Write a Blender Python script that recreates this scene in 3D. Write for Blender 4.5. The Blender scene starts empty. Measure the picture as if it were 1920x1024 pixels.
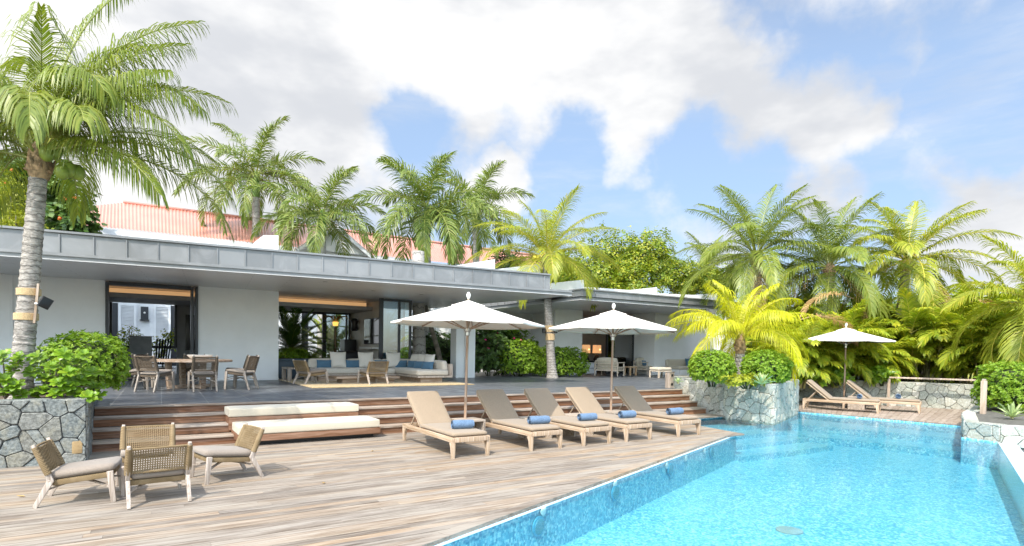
import bpy, bmesh, math, random
from mathutils import Vector, Matrix, Euler, noise
R = math.radians
random.seed(7)
S = bpy.context.scene
COL = S.collection
# ------------------------------------------------------------------ camera
EYE = 1.75
F, YAW, PIT, ROL, PY = 1084.1, R(33.04), R(1.351), R(.923), 683.0      # in pixels of a 1920 x 1024 picture
fw = Vector((math.sin(YAW) * math.cos(PIT), math.cos(YAW) * math.cos(PIT), -math.sin(PIT)))
r0 = Vector((math.cos(YAW), -math.sin(YAW), 0)); u0 = r0.cross(fw)
rt = math.cos(ROL) * r0 + math.sin(ROL) * u0
up = -math.sin(ROL) * r0 + math.cos(ROL) * u0
CP = Vector((0, 0, EYE))
cam = bpy.data.cameras.new('camera'); camo = bpy.data.objects.new('camera', cam); COL.objects.link(camo)
camo.matrix_world = Matrix(((rt.x, up.x, -fw.x, CP.x), (rt.y, up.y, -fw.y, CP.y), (rt.z, up.z, -fw.z, CP.z), (0, 0, 0, 1)))
cam.sensor_fit = 'HORIZONTAL'; cam.sensor_width = 36; cam.lens = F / 1920 * 36
cam.shift_y = (PY - 512) / 1920; cam.clip_start = .05; cam.clip_end = 3000
S.camera = camo
def ray(x, y): return (x - 960) / F * rt + (PY - y) / F * up + fw
def gz(x, y, z=0.0):
    d = ray(x, y); return CP + d * ((z - EYE) / d.z)
def gy(x, y, v):
    d = ray(x, y); return CP + d * (v / d.y)
def gd(x, y, d): return CP + ray(x, y) * d
# ------------------------------------------------------------------ sun, sky, exposure
SUN_EL = R(50); SUN_H = Vector((.80, .60))           # horizontal direction the light travels
sl = bpy.data.lights.new('sun', 'SUN'); sl.energy = 3.3; sl.angle = R(.6); sl.color = (1, .94, .84)
so = bpy.data.objects.new('sun', sl); COL.objects.link(so)
sd = Vector((SUN_H.x * math.cos(SUN_EL), SUN_H.y * math.cos(SUN_EL), -math.sin(SUN_EL)))
so.rotation_euler = sd.to_track_quat('-Z', 'Y').to_euler(); so.location = (0, 0, 30)
S.view_settings.view_transform = 'Standard'; S.view_settings.look = 'None'
S.view_settings.exposure = .78; S.view_settings.gamma = 1
S.cycles.max_bounces = 8; S.cycles.transparent_max_bounces = 12; S.cycles.caustics_reflective = False; S.cycles.caustics_refractive = False
S.cycles.sample_clamp_indirect = 6

class NT:
    """short hand for building node trees"""
    def __init__(s, tree):
        s.t = tree; s.n = tree.nodes; s.l = tree.links
    def add(s, kind, **kw):
        n = s.n.new(kind)
        for k, v in kw.items():
            if k.startswith('i_'):
                key = k[2:]; key = int(key) if key.isdigit() else key.replace('_', ' ')
                if isinstance(v, bpy.types.NodeSocket): s.l.new(v, n.inputs[key])
                else: n.inputs[key].default_value = v
            else: setattr(n, k, v)
        return n
    def math(s, op, a, b=0.0, c=0.0, clamp=False):
        n = s.n.new('ShaderNodeMath'); n.operation = op; n.use_clamp = clamp
        for i, v in enumerate((a, b, c)):
            if isinstance(v, bpy.types.NodeSocket): s.l.new(v, n.inputs[i])
            else: n.inputs[i].default_value = v
        return n.outputs[0]
    def mix(s, f, a, b, blend='MIX'):
        n = s.n.new('ShaderNodeMix'); n.data_type = 'RGBA'; n.blend_type = blend
        for i, v in ((0, f), (6, a), (7, b)):
            if isinstance(v, bpy.types.NodeSocket): s.l.new(v, n.inputs[i])
            else: n.inputs[i].default_value = v if i == 0 else (tuple(v) + (1,))[:4]
        return n.outputs[2]
    def ramp(s, f, stops, interp='LINEAR'):
        n = s.n.new('ShaderNodeValToRGB'); s.l.new(f, n.inputs[0]); e = n.color_ramp.elements; n.color_ramp.interpolation = interp
        while len(e) < len(stops): e.new(.5)
        for i, (p, c) in enumerate(stops):
            e[i].position = p; e[i].color = (tuple(c) + (1,))[:4] if not isinstance(c, float) else (c, c, c, 1)
        return n.outputs[0]
    def maprange(s, v, a, b, c=0.0, d=1.0, smooth=True):
        n = s.n.new('ShaderNodeMapRange'); n.interpolation_type = 'SMOOTHSTEP' if smooth else 'LINEAR'
        s.l.new(v, n.inputs[0])
        for i, x in enumerate((a, b, c, d)): n.inputs[i + 1].default_value = x
        return n.outputs[0]
    def noise(s, vec, scale, detail=3, rough=.5, dist=0.0, out=0):
        n = s.add('ShaderNodeTexNoise'); s.l.new(vec, n.inputs['Vector'])
        n.inputs['Scale'].default_value = scale; n.inputs['Detail'].default_value = detail
        n.inputs['Roughness'].default_value = rough; n.inputs['Distortion'].default_value = dist
        return n.outputs[out]
    def scaled(s, vec, sc, rot=(0, 0, 0), loc=(0, 0, 0)):
        n = s.add('ShaderNodeMapping'); s.l.new(vec, n.inputs[0]); n.inputs['Scale'].default_value = sc
        n.inputs['Rotation'].default_value = rot; n.inputs['Location'].default_value = loc
        return n.outputs[0]

# the sky: Nishita blue with sunlit cumulus drifting across it
W = bpy.data.worlds.new('World'); S.world = W; W.use_nodes = True
w = NT(W.node_tree); w.n.clear()
sky = w.add('ShaderNodeTexSky'); sky.sky_type = 'NISHITA'; sky.sun_disc = False
sky.sun_elevation = SUN_EL; sky.sun_rotation = math.atan2(-SUN_H.x, -SUN_H.y); sky.air_density = 1.0; sky.dust_density = .6; sky.ozone_density = 1.2
tc = w.add('ShaderNodeTexCoord'); vec = tc.outputs['Generated']
wv = w.add('ShaderNodeVectorMath', operation='NORMALIZE'); w.l.new(vec, wv.inputs[0]); vec = wv.outputs[0]
warp = w.noise(vec, 5.0, 5, .6, 0, 1)
wa = w.add('ShaderNodeVectorMath', operation='MULTIPLY_ADD'); w.l.new(warp, wa.inputs[0]); wa.inputs[1].default_value = (.16, .16, .16)
w.l.new(vec, wa.inputs[2])
wb = w.add('ShaderNodeVectorMath', operation='SUBTRACT'); w.l.new(wa.outputs[0], wb.inputs[0]); wb.inputs[1].default_value = (.08, .08, .08)
wvec = wb.outputs[0]
acc = None
CLOUDS = [((-250, 200), .75, 1.25), ((150, 120), .42, 1.2), ((420, 300), .28, 1.0), ((480, 20), .34, 1.1), ((600, 180), .17, .9), ((820, 60), .24, 1.05), ((1000, 130), .17, .9), ((1180, 90), .20, 1.15), ((1190, 200), .12, .95),
          ((1330, 120), .12, 1.0), ((1420, 190), .12, 1.0), ((1540, 220), .11, .95), ((1620, 235), .075, .85),
          ((690, 290), .05, .75), ((940, 325), .085, 1.0), ((1190, 290), .07, .8), ((1220, 330), .05, .55), ((1790, 275), .11, .85), ((1700, 285), .07, .7), ((1560, 375), .10, .7), ((1640, 390), .08, .6), ((1850, 440), .16, .85), ((1650, 20), .16, .5), ((1860, 60), .12, .45), ((1330, 430), .13, .5), ((1100, 440), .10, .35)]
HOLES = [((780, 240), .075, .65), ((1090, 262), .07, .6), ((1330, 285), .085, .5), ((1560, 130), .10, .45), ((1880, 150), .12, .45), ((1420, 320), .09, .4), ((1690, 330), .09, .35)]
def blobs(lst, op):
    acc = None
    for (px, amp_r, amp) in lst:
        d = ray(*px).normalized()
        n = w.add('ShaderNodeVectorMath', operation='DISTANCE'); w.l.new(wvec, n.inputs[0]); n.inputs[1].default_value = d
        b = w.maprange(n.outputs['Value'], amp_r * .25, amp_r * 1.3, amp, 0)
        acc = b if acc is None else w.math(op, acc, b)
    return acc
acc = w.math('SUBTRACT', blobs(CLOUDS, 'MAXIMUM'), blobs(HOLES, 'MAXIMUM'))
fb = w.noise(w.scaled(vec, (1, 1, 1.7)), 4.2, 9, .58)
det = w.noise(vec, 13, 8, .62)
tot = w.math('ADD', acc, w.math('MULTIPLY', w.math('SUBTRACT', fb, .5), 1.3))
tot = w.math('ADD', tot, w.math('MULTIPLY', w.math('SUBTRACT', det, .5), .7))
mask = w.maprange(tot, .20, .82)
wisp = w.maprange(w.noise(w.scaled(vec, (1, 1, 5), (.3, .2, .4)), 3.0, 7, .62), .45, .78, 0, .4)
mask = w.math('MAXIMUM', mask, wisp)
grey = w.maprange(w.noise(w.scaled(vec, (1, 1, 2.2)), 3.3, 5, .55), .38, .62)
CB = 4.3
cl = w.mix(grey, (CB * .72, CB * .742, CB * .785), (CB * 1.02, CB * 1.02, CB * 1.02))
sz_ = w.add('ShaderNodeSeparateXYZ'); w.l.new(vec, sz_.inputs[0])
elev = w.ramp(sz_.outputs[2], [(0, (.38, .42, .48)), (.12, (.53, .59, .67)), (.4, (.95, 1.0, 1.0)), (1, (1, 1, 1))])
skyc = w.mix(1.0, sky.outputs[0], elev, 'MULTIPLY')
skyc = w.mix(.16, skyc, (CB, CB, CB)); skyc = w.mix(mask, skyc, cl)
# sky boosted around the sun behind the camera, added as fill for shaded fronts
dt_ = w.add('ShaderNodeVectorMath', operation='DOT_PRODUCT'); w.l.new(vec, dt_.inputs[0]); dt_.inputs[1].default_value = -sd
fill_glow = w.maprange(dt_.outputs['Value'], -.12, .95, 1.0, 3.5)
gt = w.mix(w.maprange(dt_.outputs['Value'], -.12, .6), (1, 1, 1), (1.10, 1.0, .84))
gm = w.add('ShaderNodeVectorMath', operation='SCALE'); w.l.new(w.mix(1.0, skyc, gt, 'MULTIPLY'), gm.inputs[0]); w.l.new(fill_glow, gm.inputs['Scale']); skyc = gm.outputs[0]
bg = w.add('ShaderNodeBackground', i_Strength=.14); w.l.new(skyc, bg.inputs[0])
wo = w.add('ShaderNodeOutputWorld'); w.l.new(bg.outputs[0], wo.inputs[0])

# ------------------------------------------------------------------ materials
def newmat(name):
    m = bpy.data.materials.new(name); m.use_nodes = True; t = NT(m.node_tree); t.n.clear()
    out = t.add('ShaderNodeOutputMaterial'); p = t.add('ShaderNodeBsdfPrincipled'); t.l.new(p.outputs[0], out.inputs[0])
    t.p = p; t.out = out
    return m, t
def setp(t, **kw):
    for k, v in kw.items():
        k = k.replace('_', ' ')
        if isinstance(v, bpy.types.NodeSocket): t.l.new(v, t.p.inputs[k])
        else: t.p.inputs[k].default_value = (tuple(v) + (1,))[:4] if k == 'Base Color' else v
def bump(t, h, strength=.3, dist=.01):
    b = t.add('ShaderNodeBump', i_Strength=strength, i_Distance=dist); t.l.new(h, b.inputs['Height']); t.l.new(b.outputs[0], t.p.inputs['Normal']); return b
def ocoord(t): return t.add('ShaderNodeTexCoord').outputs['Object']
def island(t): return t.add('ShaderNodeNewGeometry').outputs['Random Per Island']
def plain(name, col, rough=.6, var=.12, scale=4, bmp=.0, bscale=60, metal=0, spec=.5):
    m, t = newmat(name); v = ocoord(t)
    n = t.noise(v, scale, 5, .6)
    c = t.mix(t.maprange(n, .3, .7), [x * (1 - var) for x in col], [min(1, x * (1 + var)) for x in col])
    setp(t, Base_Color=c, Roughness=rough, Metallic=metal, Specular_IOR_Level=spec)
    if bmp: bump(t, t.noise(v, bscale, 4, .6), bmp, .004)
    return m
def woodmat(name, cols, axis=0, rough=.6, grain=34, bmp=.25, worn=None, lm=.35):
    m, t = newmat(name); v = ocoord(t)
    sc = [grain] * 3; sc[axis] = 1.6
    rnd = island(t)
    off = t.add('ShaderNodeCombineXYZ'); t.l.new(t.math('MULTIPLY', rnd, 37.0), off.inputs[0]); t.l.new(t.math('MULTIPLY', rnd, 91.0), off.inputs[1]); t.l.new(t.math('MULTIPLY', rnd, 13.0), off.inputs[2])
    vv = t.add('ShaderNodeVectorMath', operation='ADD'); t.l.new(t.scaled(v, sc), vv.inputs[0]); t.l.new(off.outputs[0], vv.inputs[1])
    g = t.noise(vv.outputs[0], 1.0, 6, .62, .6)
    base = t.ramp(rnd, [(i / (len(cols) - 1), c) for i, c in enumerate(cols)])
    dark = t.mix(1, base, (.62, .58, .55), 'MULTIPLY'); lite = t.mix(lm, base, (.72, .66, .6))
    c = t.mix(t.maprange(g, .3, .72), dark, lite)
    if worn:
        c = t.mix(t.maprange(t.noise(t.scaled(v, [2.2 if i != axis else .7 for i in range(3)]), 1.3, 5, .6), .45, .7, 0, .75), c, worn)
    setp(t, Base_Color=c, Roughness=rough, Specular_IOR_Level=.35); bump(t, g, bmp, .004)
    return m
def stonemat(name, cols):
    m, t = newmat(name); v = ocoord(t); rnd = island(t)
    c = t.ramp(rnd, [(i / (len(cols) - 1), k) for i, k in enumerate(cols)])
    fine = t.noise(v, 26, 6, .68); mid = t.noise(v, 6, 5, .62)
    c = t.mix(t.maprange(fine, .3, .7), t.mix(1, c, (.66, .66, .66), 'MULTIPLY'), t.mix(.2, c, (.78, .78, .74)))
    c = t.mix(t.maprange(mid, .48, .68, 0, .45), c, (.30, .28, .21))
    setp(t, Base_Color=c, Roughness=.85, Specular_IOR_Level=.25)
    bump(t, t.math('ADD', t.math('MULTIPLY', mid, 1.0), t.math('MULTIPLY', fine, .5)), .9, .03)
    return m
LEAF = 1.3
def leafmat(name, cols, trans=.32, rough=.42, tip=None):
    m, t = newmat(name); rnd = island(t); v = ocoord(t); cols = [(min(.8, k[0] * LEAF * .98), min(.8, k[1] * LEAF), k[2] * LEAF * .8) for k in cols]
    c = t.ramp(rnd, [(i / (len(cols) - 1), k) for i, k in enumerate(cols)])
    c = t.mix(t.maprange(t.noise(v, 1.8, 3), .35, .68, 0, .55), c, cols[0] if tip is None else tip)
    setp(t, Base_Color=c, Roughness=rough, Specular_IOR_Level=.45)
    tr = t.add('ShaderNodeBsdfTranslucent'); t.l.new(t.mix(1, c, (1.25, 1.3, .6), 'MULTIPLY'), tr.inputs[0])
    mx = t.add('ShaderNodeMixShader', i_0=trans); t.l.new(t.p.outputs[0], mx.inputs[1]); t.l.new(tr.outputs[0], mx.inputs[2]); t.l.new(mx.outputs[0], t.out.inputs[0])
    return m
def fabric(name, col, var=.1, weave=160, rough=.9):
    m, t = newmat(name); v = ocoord(t)
    n = t.noise(v, weave, 2, .7); n2 = t.noise(v, 5, 4, .6)
    c = t.mix(t.maprange(n, .3, .7), [x * (1 - var * 1.4) for x in col], [min(1, x * (1 + var)) for x in col])
    c = t.mix(t.maprange(n2, .4, .75, 0, .25), c, [x * .78 for x in col])
    setp(t, Base_Color=c, Roughness=rough, Specular_IOR_Level=.15, Sheen_Weight=.2); bump(t, n, .25, .003)
    return m
M = {}
M['deck'] = woodmat('deck_boards', [(0.146, 0.114, 0.0847), (0.265, 0.22, 0.173), (0.332, 0.232, 0.14), (0.205, 0.18, 0.152), (0.298, 0.244, 0.181), (0.136, 0.116, 0.0998), (0.355, 0.255, 0.153), (0.261, 0.226, 0.188), (0.174, 0.139, 0.106), (0.323, 0.278, 0.225)], 0, .62, 30, .3, (0.341, 0.303, 0.256), .22)
M['deck_far'] = woodmat('deck_boards_far', [(.22, .15, .10), (.33, .25, .19), (.27, .20, .15), (.38, .30, .24), (.30, .22, .16)], 0, .62, 30, .3)
M['riser'] = woodmat('riser_boards', [(.22, .085, .028), (.30, .125, .045), (.16, .062, .026), (.27, .13, .06)], 0, .55, 24, .3, None, .12)
M['tread'] = woodmat('tread_boards', [(.30, .235, .18), (.36, .26, .17), (.24, .18, .135), (.33, .28, .235)], 0, .6, 28, .3, (.38, .32, .27))
M['teak'] = woodmat('weathered_teak', [(0.452, 0.315, 0.186), (0.484, 0.343, 0.21), (0.429, 0.294, 0.174)], 2, .6, 40, .2)
M['teak_y'] = woodmat('teak_rails', [(0.468, 0.322, 0.186), (0.499, 0.35, 0.21), (0.437, 0.294, 0.168)], 1, .6, 40, .2)
M['pale_wood'] = woodmat('bleached_wood', [(0.432, 0.364, 0.313), (0.475, 0.406, 0.347), (0.403, 0.343, 0.292)], 2, .65, 45, .2)
M['grey_wood'] = woodmat('greyed_wood', [(0.252, 0.204, 0.163), (0.294, 0.245, 0.195), (0.231, 0.19, 0.156)], 2, .65, 45, .2)
M['table_wood'] = woodmat('reclaimed_wood', [(0.306, 0.188, 0.105), (0.357, 0.232, 0.136), (0.289, 0.195, 0.124)], 0, .6, 20, .35)
M['pole_wood'] = woodmat('oiled_pole_wood', [(.36, .20, .11), (.38, .22, .12)], 2, .45, 40, .1)
M['post_wood'] = woodmat('post_wood', [(.55, .40, .28), (.5, .38, .28)], 2, .65, 26, .3, (.5, .44, .38))
M['frame_wood'] = woodmat('cream_wood', [(.66, .56, .43), (.70, .6, .47)], 2, .6, 40, .15)
M['wall'] = plain('smooth_render', (.80, .812, .82), .8, .03, 1.2, .12, 180)
M['white'] = plain('white_render', (.80, .80, .79), .8, .03, 1.5, .1, 120)
M['white_paint'] = plain('white_painted_timber', (.78, .79, .80), .5, .05, 3)
def zincmat():
    m, t = newmat('zinc_sheet'); v = ocoord(t); n = t.noise(t.scaled(v, (1, 1, 1), (.5, .3, .6)), 1.6, 5, .62, 1.2); r_ = island(t)
    c = t.mix(r_, (.19, .195, .20), (.27, .275, .28)); c = t.mix(t.maprange(n, .42, .72, 0, .5), c, (.34, .345, .35))
    setp(t, Base_Color=c, Roughness=t.maprange(n, .3, .7, .3, .48), Metallic=.25); bump(t, t.noise(v, 2.5, 3), .08, .02); return m
M['zinc'] = zincmat()
M['dark_metal'] = plain('dark_anodised_metal', (.035, .037, .042), .4, .1, 5, 0, 60, .3)
M['black'] = plain('black_plastic', (.012, .012, .014), .35, .1, 5)
M['tv_glass'] = plain('screen_glass', (.01, .01, .012), .06, .05, 5)
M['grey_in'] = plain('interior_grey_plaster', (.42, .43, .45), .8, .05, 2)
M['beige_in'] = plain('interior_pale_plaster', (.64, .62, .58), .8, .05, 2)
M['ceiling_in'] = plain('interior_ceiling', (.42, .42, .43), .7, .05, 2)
M['cove'] = woodmat('cove_timber', [(.62, .38, .18), (.66, .42, .2)], 0, .5, 24, .1)
def glowcove():
    m, t = newmat('self_glowing_cove_timber'); setp(t, Base_Color=(.62, .38, .18), Roughness=.6); t.p.inputs['Emission Color'].default_value = (1, .58, .26, 1); t.p.inputs['Emission Strength'].default_value = .28; return m  # timber emits by itself, in place of lamplight falling on the cove
M['cove_glow'] = glowcove()
M['beige'] = fabric('beige_upholstery', (.56, .51, .44))
M['cream'] = fabric('cream_upholstery', (0.533, 0.475, 0.376), .06)
M['taupe'] = fabric('taupe_outdoor_fabric', (0.287, 0.222, 0.158), .14, 120)
M['seat_grey'] = fabric('grey_seat_fabric', (0.248, 0.207, 0.171), .14, 130)
M['ivory_pillow'] = fabric('oatmeal_linen', (.64, .60, .54), .1)
M['blue_pillow'] = fabric('slate_blue_linen', (.075, .15, .225), .14)
M['towel'] = fabric('blue_terry', (0.119, 0.189, 0.295), .3, 90)
M['canopy'] = fabric('white_canvas', (.72, .675, .60), .03, 220)
M['jute'] = fabric('jute_weave', (.50, .36, .17), .3, 34)
M['strap'] = fabric('tan_webbing', (.50, .36, .20), .2, 80)
M['bedlinen'] = fabric('white_linen', (.8, .8, .82), .05)
M['ceramic'] = plain('white_ceramic', (.78, .77, .74), .3, .04, 6)
M['bluepot'] = plain('blue_grey_planter', (.05, .085, .12), .5, .1, 4)
M['soil'] = plain('dark_soil', (.10, .07, .045), .95, .35, 8, .8, 40)
M['earth'] = plain('dry_ground', (.17, .15, .09), .95, .4, .6, .6, 12)
M['concrete'] = plain('grey_concrete', (.40, .42, .43), .75, .15, 3, .2, 60)
M['pebble'] = plain('white_light_cover', (.82, .84, .85), .3, .05, 9)
M['steel'] = plain('brushed_steel', (.5, .5, .5), .3, .1, 9, 0, 60, 1.0)
M['husk'] = plain('green_coconut', (.20, .26, .035), .45, .3, 7)
M['husk_y'] = plain('yellow_coconut', (.55, .46, .04), .45, .25, 7)
M['fibre'] = plain('palm_fibre', (.30, .20, .11), .95, .5, 14, .8, 40)
M['dead'] = leafmat('dry_frond', [(.30, .18, .09), (.42, .28, .15), (.24, .14, .08)], .2, .7)
M['stone_pale'] = stonemat('pale_stone', [(.30, .33, .28), (.43, .44, .37), (.35, .37, .33), (.52, .48, .38), (.40, .43, .40), (.60, .57, .49), (.46, .47, .41), (.28, .30, .27)])
M['mortar_pale'] = plain('pale_wall_mortar', (.10, .095, .08), .95, .3, 9, .8, 40)
M['stone_blue'] = stonemat('blue_grey_stone', [(0.0988, 0.125, 0.129), (0.16, 0.186, 0.182), (0.122, 0.144, 0.148), (0.198, 0.213, 0.198), (0.137, 0.163, 0.163), (0.167, 0.16, 0.129), (0.22, 0.236, 0.228), (0.11, 0.122, 0.118)])
M['mortar_blue'] = plain('dark_wall_mortar', (.055, .055, .055), .95, .3, 9, .8, 40)
# royal, coconut, areca, shrubs
M['leaf_coco'] = leafmat('coconut_leaf', [(.10, .14, .02), (.16, .20, .03), (.22, .23, .045), (.13, .165, .022)])
M['leaf_coco_y'] = leafmat('coconut_leaf_yellow', [(.20, .23, .02), (.30, .30, .03), (.16, .20, .02), (.40, .34, .05)], .36)
M['leaf_gold'] = leafmat('golden_palm_leaf', [(.38, .365, .010), (.48, .44, .015), (.30, .32, .012), (.46, .40, .022)], .42)
M['leaf_royal'] = leafmat('royal_palm_leaf', [(.085, .135, .03), (.15, .19, .04), (.22, .235, .07), (.10, .145, .033)], .28)
M['leaf_areca'] = leafmat('areca_leaf', [(.18, .25, .02), (.28, .31, .028), (.40, .38, .03), (.13, .20, .022), (.48, .41, .04)], .4)
M['leaf_hedge'] = leafmat('clipped_shrub_leaf', [(.10, .19, .012), (.17, .27, .02), (.24, .32, .03), (.12, .21, .015)], .34, .45)
M['leaf_dark'] = leafmat('dark_shrub_leaf', [(.022, .052, .012), (.045, .085, .018), (.075, .12, .022), (.035, .07, .016)], .25)
M['leaf_tree'] = leafmat('tree_leaf', [(.09, .15, .014), (.15, .21, .02), (.26, .28, .022), (.34, .31, .03), (.12, .18, .016)], .34)
M['leaf_grape'] = leafmat('sea_grape_leaf', [(.035, .075, .018), (.06, .11, .03), (.13, .18, .06), (.09, .14, .035)], .22, .35)
M['leaf_yg'] = leafmat('yellow_green_leaf', [(.20, .22, .015), (.30, .29, .02), (.14, .18, .014)], .34)
M['leaf_big'] = leafmat('broad_glossy_leaf', [(.12, .22, .015), (.19, .30, .025), (.08, .15, .015), (.26, .32, .03)], .3, .35)
M['leaf_agave'] = leafmat('agave_leaf', [(.26, .33, .20), (.34, .40, .24), (.30, .36, .18)], .15, .5)
M['leaf_cycad'] = leafmat('cycad_leaf', [(.03, .075, .012), (.06, .12, .02), (.10, .17, .03)], .2, .35)
M['rachis'] = plain('frond_stalk', (.24, .26, .05), .5, .25, 3)
M['rachis_y'] = plain('yellow_frond_stalk', (.50, .42, .06), .5, .2, 3)
M['shaft'] = plain('green_crownshaft', (.12, .22, .035), .35, .25, 1.5)
M['cane'] = plain('areca_cane', (.34, .30, .12), .6, .3, 3)
M['bark'] = plain('grey_bark', (.24, .21, .17), .9, .3, 6, .6, 30)
M['flower'] = plain('magenta_flower', (.55, .02, .16), .5, .2, 9)
M['flower_o'] = plain('orange_flower', (.6, .13, .02), .5, .2, 9)
def trunkmat(name, a, b, ring):
    m, t = newmat(name); v = ocoord(t)
    d = t.noise(t.scaled(v, (3, 3, 1.5)), 1.6, 4, .6)
    sp = t.add('ShaderNodeSeparateXYZ'); t.l.new(v, sp.inputs[0])
    z = t.math('ADD', t.math('MULTIPLY', sp.outputs[2], ring), t.math('MULTIPLY', d, 1.6))
    sw = t.math('FRACT', z)
    n = t.noise(t.scaled(v, (14, 14, 40)), 1.0, 5, .65)
    n2 = t.noise(v, 5, 4, .6)
    c = t.mix(t.maprange(n, .3, .7), a, b)
    c = t.mix(t.maprange(n2, .5, .75, 0, .6), c, [x * .45 for x in a])
    c = t.mix(t.maprange(sw, .0, .22, .8, 0), c, [x * .32 for x in a])
    setp(t, Base_Color=c, Roughness=.9, Specular_IOR_Level=.2)
    bump(t, t.math('ADD', t.math('MULTIPLY', sw, 1.0), t.math('MULTIPLY', n, .5)), .9, .02)
    return m
M['trunk_coco'] = trunkmat('coconut_trunk', (.22, .20, .18), (.50, .46, .42), 9)
M['trunk_royal'] = trunkmat('royal_trunk', (.36, .34, .31), (.46, .44, .41), 3.2)
def ropemat():
    m, t = newmat('woven_rope'); v = ocoord(t)
    wv = t.add('ShaderNodeTexWave', wave_type='BANDS', bands_direction='DIAGONAL', i_Scale=34.0, i_Distortion=1.0); t.l.new(v, wv.inputs['Vector'])
    c = t.mix(wv.outputs['Fac'], (.13, .09, .048), (.27, .195, .105))
    c = t.mix(t.maprange(t.noise(v, 9, 3), .35, .7, 0, .5), c, (.28, .21, .125))
    setp(t, Base_Color=c, Roughness=.85, Specular_IOR_Level=.2); bump(t, wv.outputs['Fac'], .5, .004)
    return m
M['rope'] = ropemat()
def ropedark():
    m, t = newmat('dark_woven_rope'); v = ocoord(t)
    n = t.noise(v, 60, 2, .6)
    setp(t, Base_Color=t.mix(t.maprange(n, .3, .7), (.07, .05, .032), (.15, .11, .075)), Roughness=.85); bump(t, n, .5, .004)
    return m
M['rope_dark'] = ropedark()
def floortile():
    m, t = newmat('slate_floor_tile'); v = ocoord(t)
    br = t.add('ShaderNodeTexBrick', offset=.5, i_Scale=1.0); t.l.new(t.scaled(v, (1, 1, 1), (0, 0, R(90 + 1.8))), br.inputs['Vector'])
    br.inputs['Mortar Size'].default_value = .006; br.inputs['Brick Width'].default_value = 1.3; br.inputs['Row Height'].default_value = .8
    br.inputs['Color1'].default_value = (.068, .074, .083, 1); br.inputs['Color2'].default_value = (.098, .105, .115, 1); br.inputs['Mortar'].default_value = (.28, .28, .27, 1)
    st = t.noise(t.scaled(v, (1.2, 9, 1)), 1.4, 6, .62)
    c = t.mix(t.maprange(st, .35, .7, 0, .5), br.outputs['Color'], (.15, .16, .175))
    setp(t, Base_Color=c, Roughness=t.maprange(t.noise(v, 3, 4), .3, .7, .3, .5), Specular_IOR_Level=.5)
    bump(t, t.noise(v, 16, 5, .6), .12, .004)
    return m
M['slate'] = floortile()
def mosaic(name='pool_mosaic', pale=0):
    m, t = newmat(name); v = ocoord(t)
    vo = t.add('ShaderNodeTexVoronoi', feature='F1', distance='CHEBYCHEV', i_Scale=36.0, i_Randomness=.15); t.l.new(v, vo.inputs['Vector'])
    sp = t.add('ShaderNodeSeparateColor'); t.l.new(vo.outputs['Color'], sp.inputs[0])
    c = t.ramp(sp.outputs[0], [(0, (.05, .34, .54)), (.2, (.11, .48, .66)), (.45, (.26, .66, .78)), (.72, (.62, .86, .90)), (.9, (.03, .28, .48))], 'CONSTANT')
    big = t.noise(v, .7, 3)
    c = t.mix(t.maprange(t.noise(v, 9, 3, .7), .35, .65, 0, .5), c, (.06, .38, .58)); c = t.mix(t.maprange(t.noise(t.scaled(v, (1, 1, 1), (.4, .2, .9)), 12, 3, .7), .5, .66, 0, .6), c, (.60, .85, .90))
    c = t.mix(t.maprange(big, .4, .7, 0, .2), c, (.35, .70, .82))
    c = t.mix(.10, c, (.70, .86, .90))
    if pale: c = t.mix(pale, c, (.78, .84, .90))
    setp(t, Base_Color=c, Roughness=.3)
    return m
M['mosaic'] = mosaic(); M['mosaic_pale'] = mosaic('pale_edge_mosaic', .72)
def watermat():
    m, t = newmat('pool_water'); v = ocoord(t)
    n1 = t.noise(t.scaled(v, (1, 1, 1), (0, 0, .35)), 5.5, 3, .55, .5); n2 = t.noise(v, 22, 3, .55, .3)
    h = t.math('ADD', n1, t.math('MULTIPLY', n2, .28))
    t.n.remove(t.p)
    bp = t.add('ShaderNodeBump', i_Strength=.09, i_Distance=.06); t.l.new(h, bp.inputs['Height'])
    fr = t.add('ShaderNodeFresnel', i_IOR=1.33); t.l.new(bp.outputs[0], fr.inputs['Normal'])
    gl = t.add('ShaderNodeBsdfGlossy', i_Roughness=.02); t.l.new(bp.outputs[0], gl.inputs['Normal'])
    rf = t.add('ShaderNodeBsdfTransparent'); rf.inputs[0].default_value = (.70, .95, 1.0, 1)
    mx = t.add('ShaderNodeMixShader'); t.l.new(fr.outputs[0], mx.inputs[0]); t.l.new(rf.outputs[0], mx.inputs[1]); t.l.new(gl.outputs[0], mx.inputs[2])
    t.l.new(mx.outputs[0], t.out.inputs[0])
    return m
M['water'] = watermat()
def glassmat(name, tint, minref=.06):
    m, t = newmat(name); t.n.remove(t.p)
    fr = t.add('ShaderNodeFresnel', i_IOR=1.5)
    gl = t.add('ShaderNodeBsdfGlossy', i_Roughness=.0); tr = t.add('ShaderNodeBsdfTransparent'); tr.inputs[0].default_value = tint + (1,)
    mx = t.add('ShaderNodeMixShader'); t.l.new(t.math('ADD', fr.outputs[0], minref, 0, True), mx.inputs[0]); t.l.new(tr.outputs[0], mx.inputs[1]); t.l.new(gl.outputs[0], mx.inputs[2])
    t.l.new(mx.outputs[0], t.out.inputs[0])
    return m
M['glass'] = glassmat('clear_glazing', (.86, .92, .92))
M['glass_blue'] = glassmat('reflective_glazing', (.62, .74, .80), .28)
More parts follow.
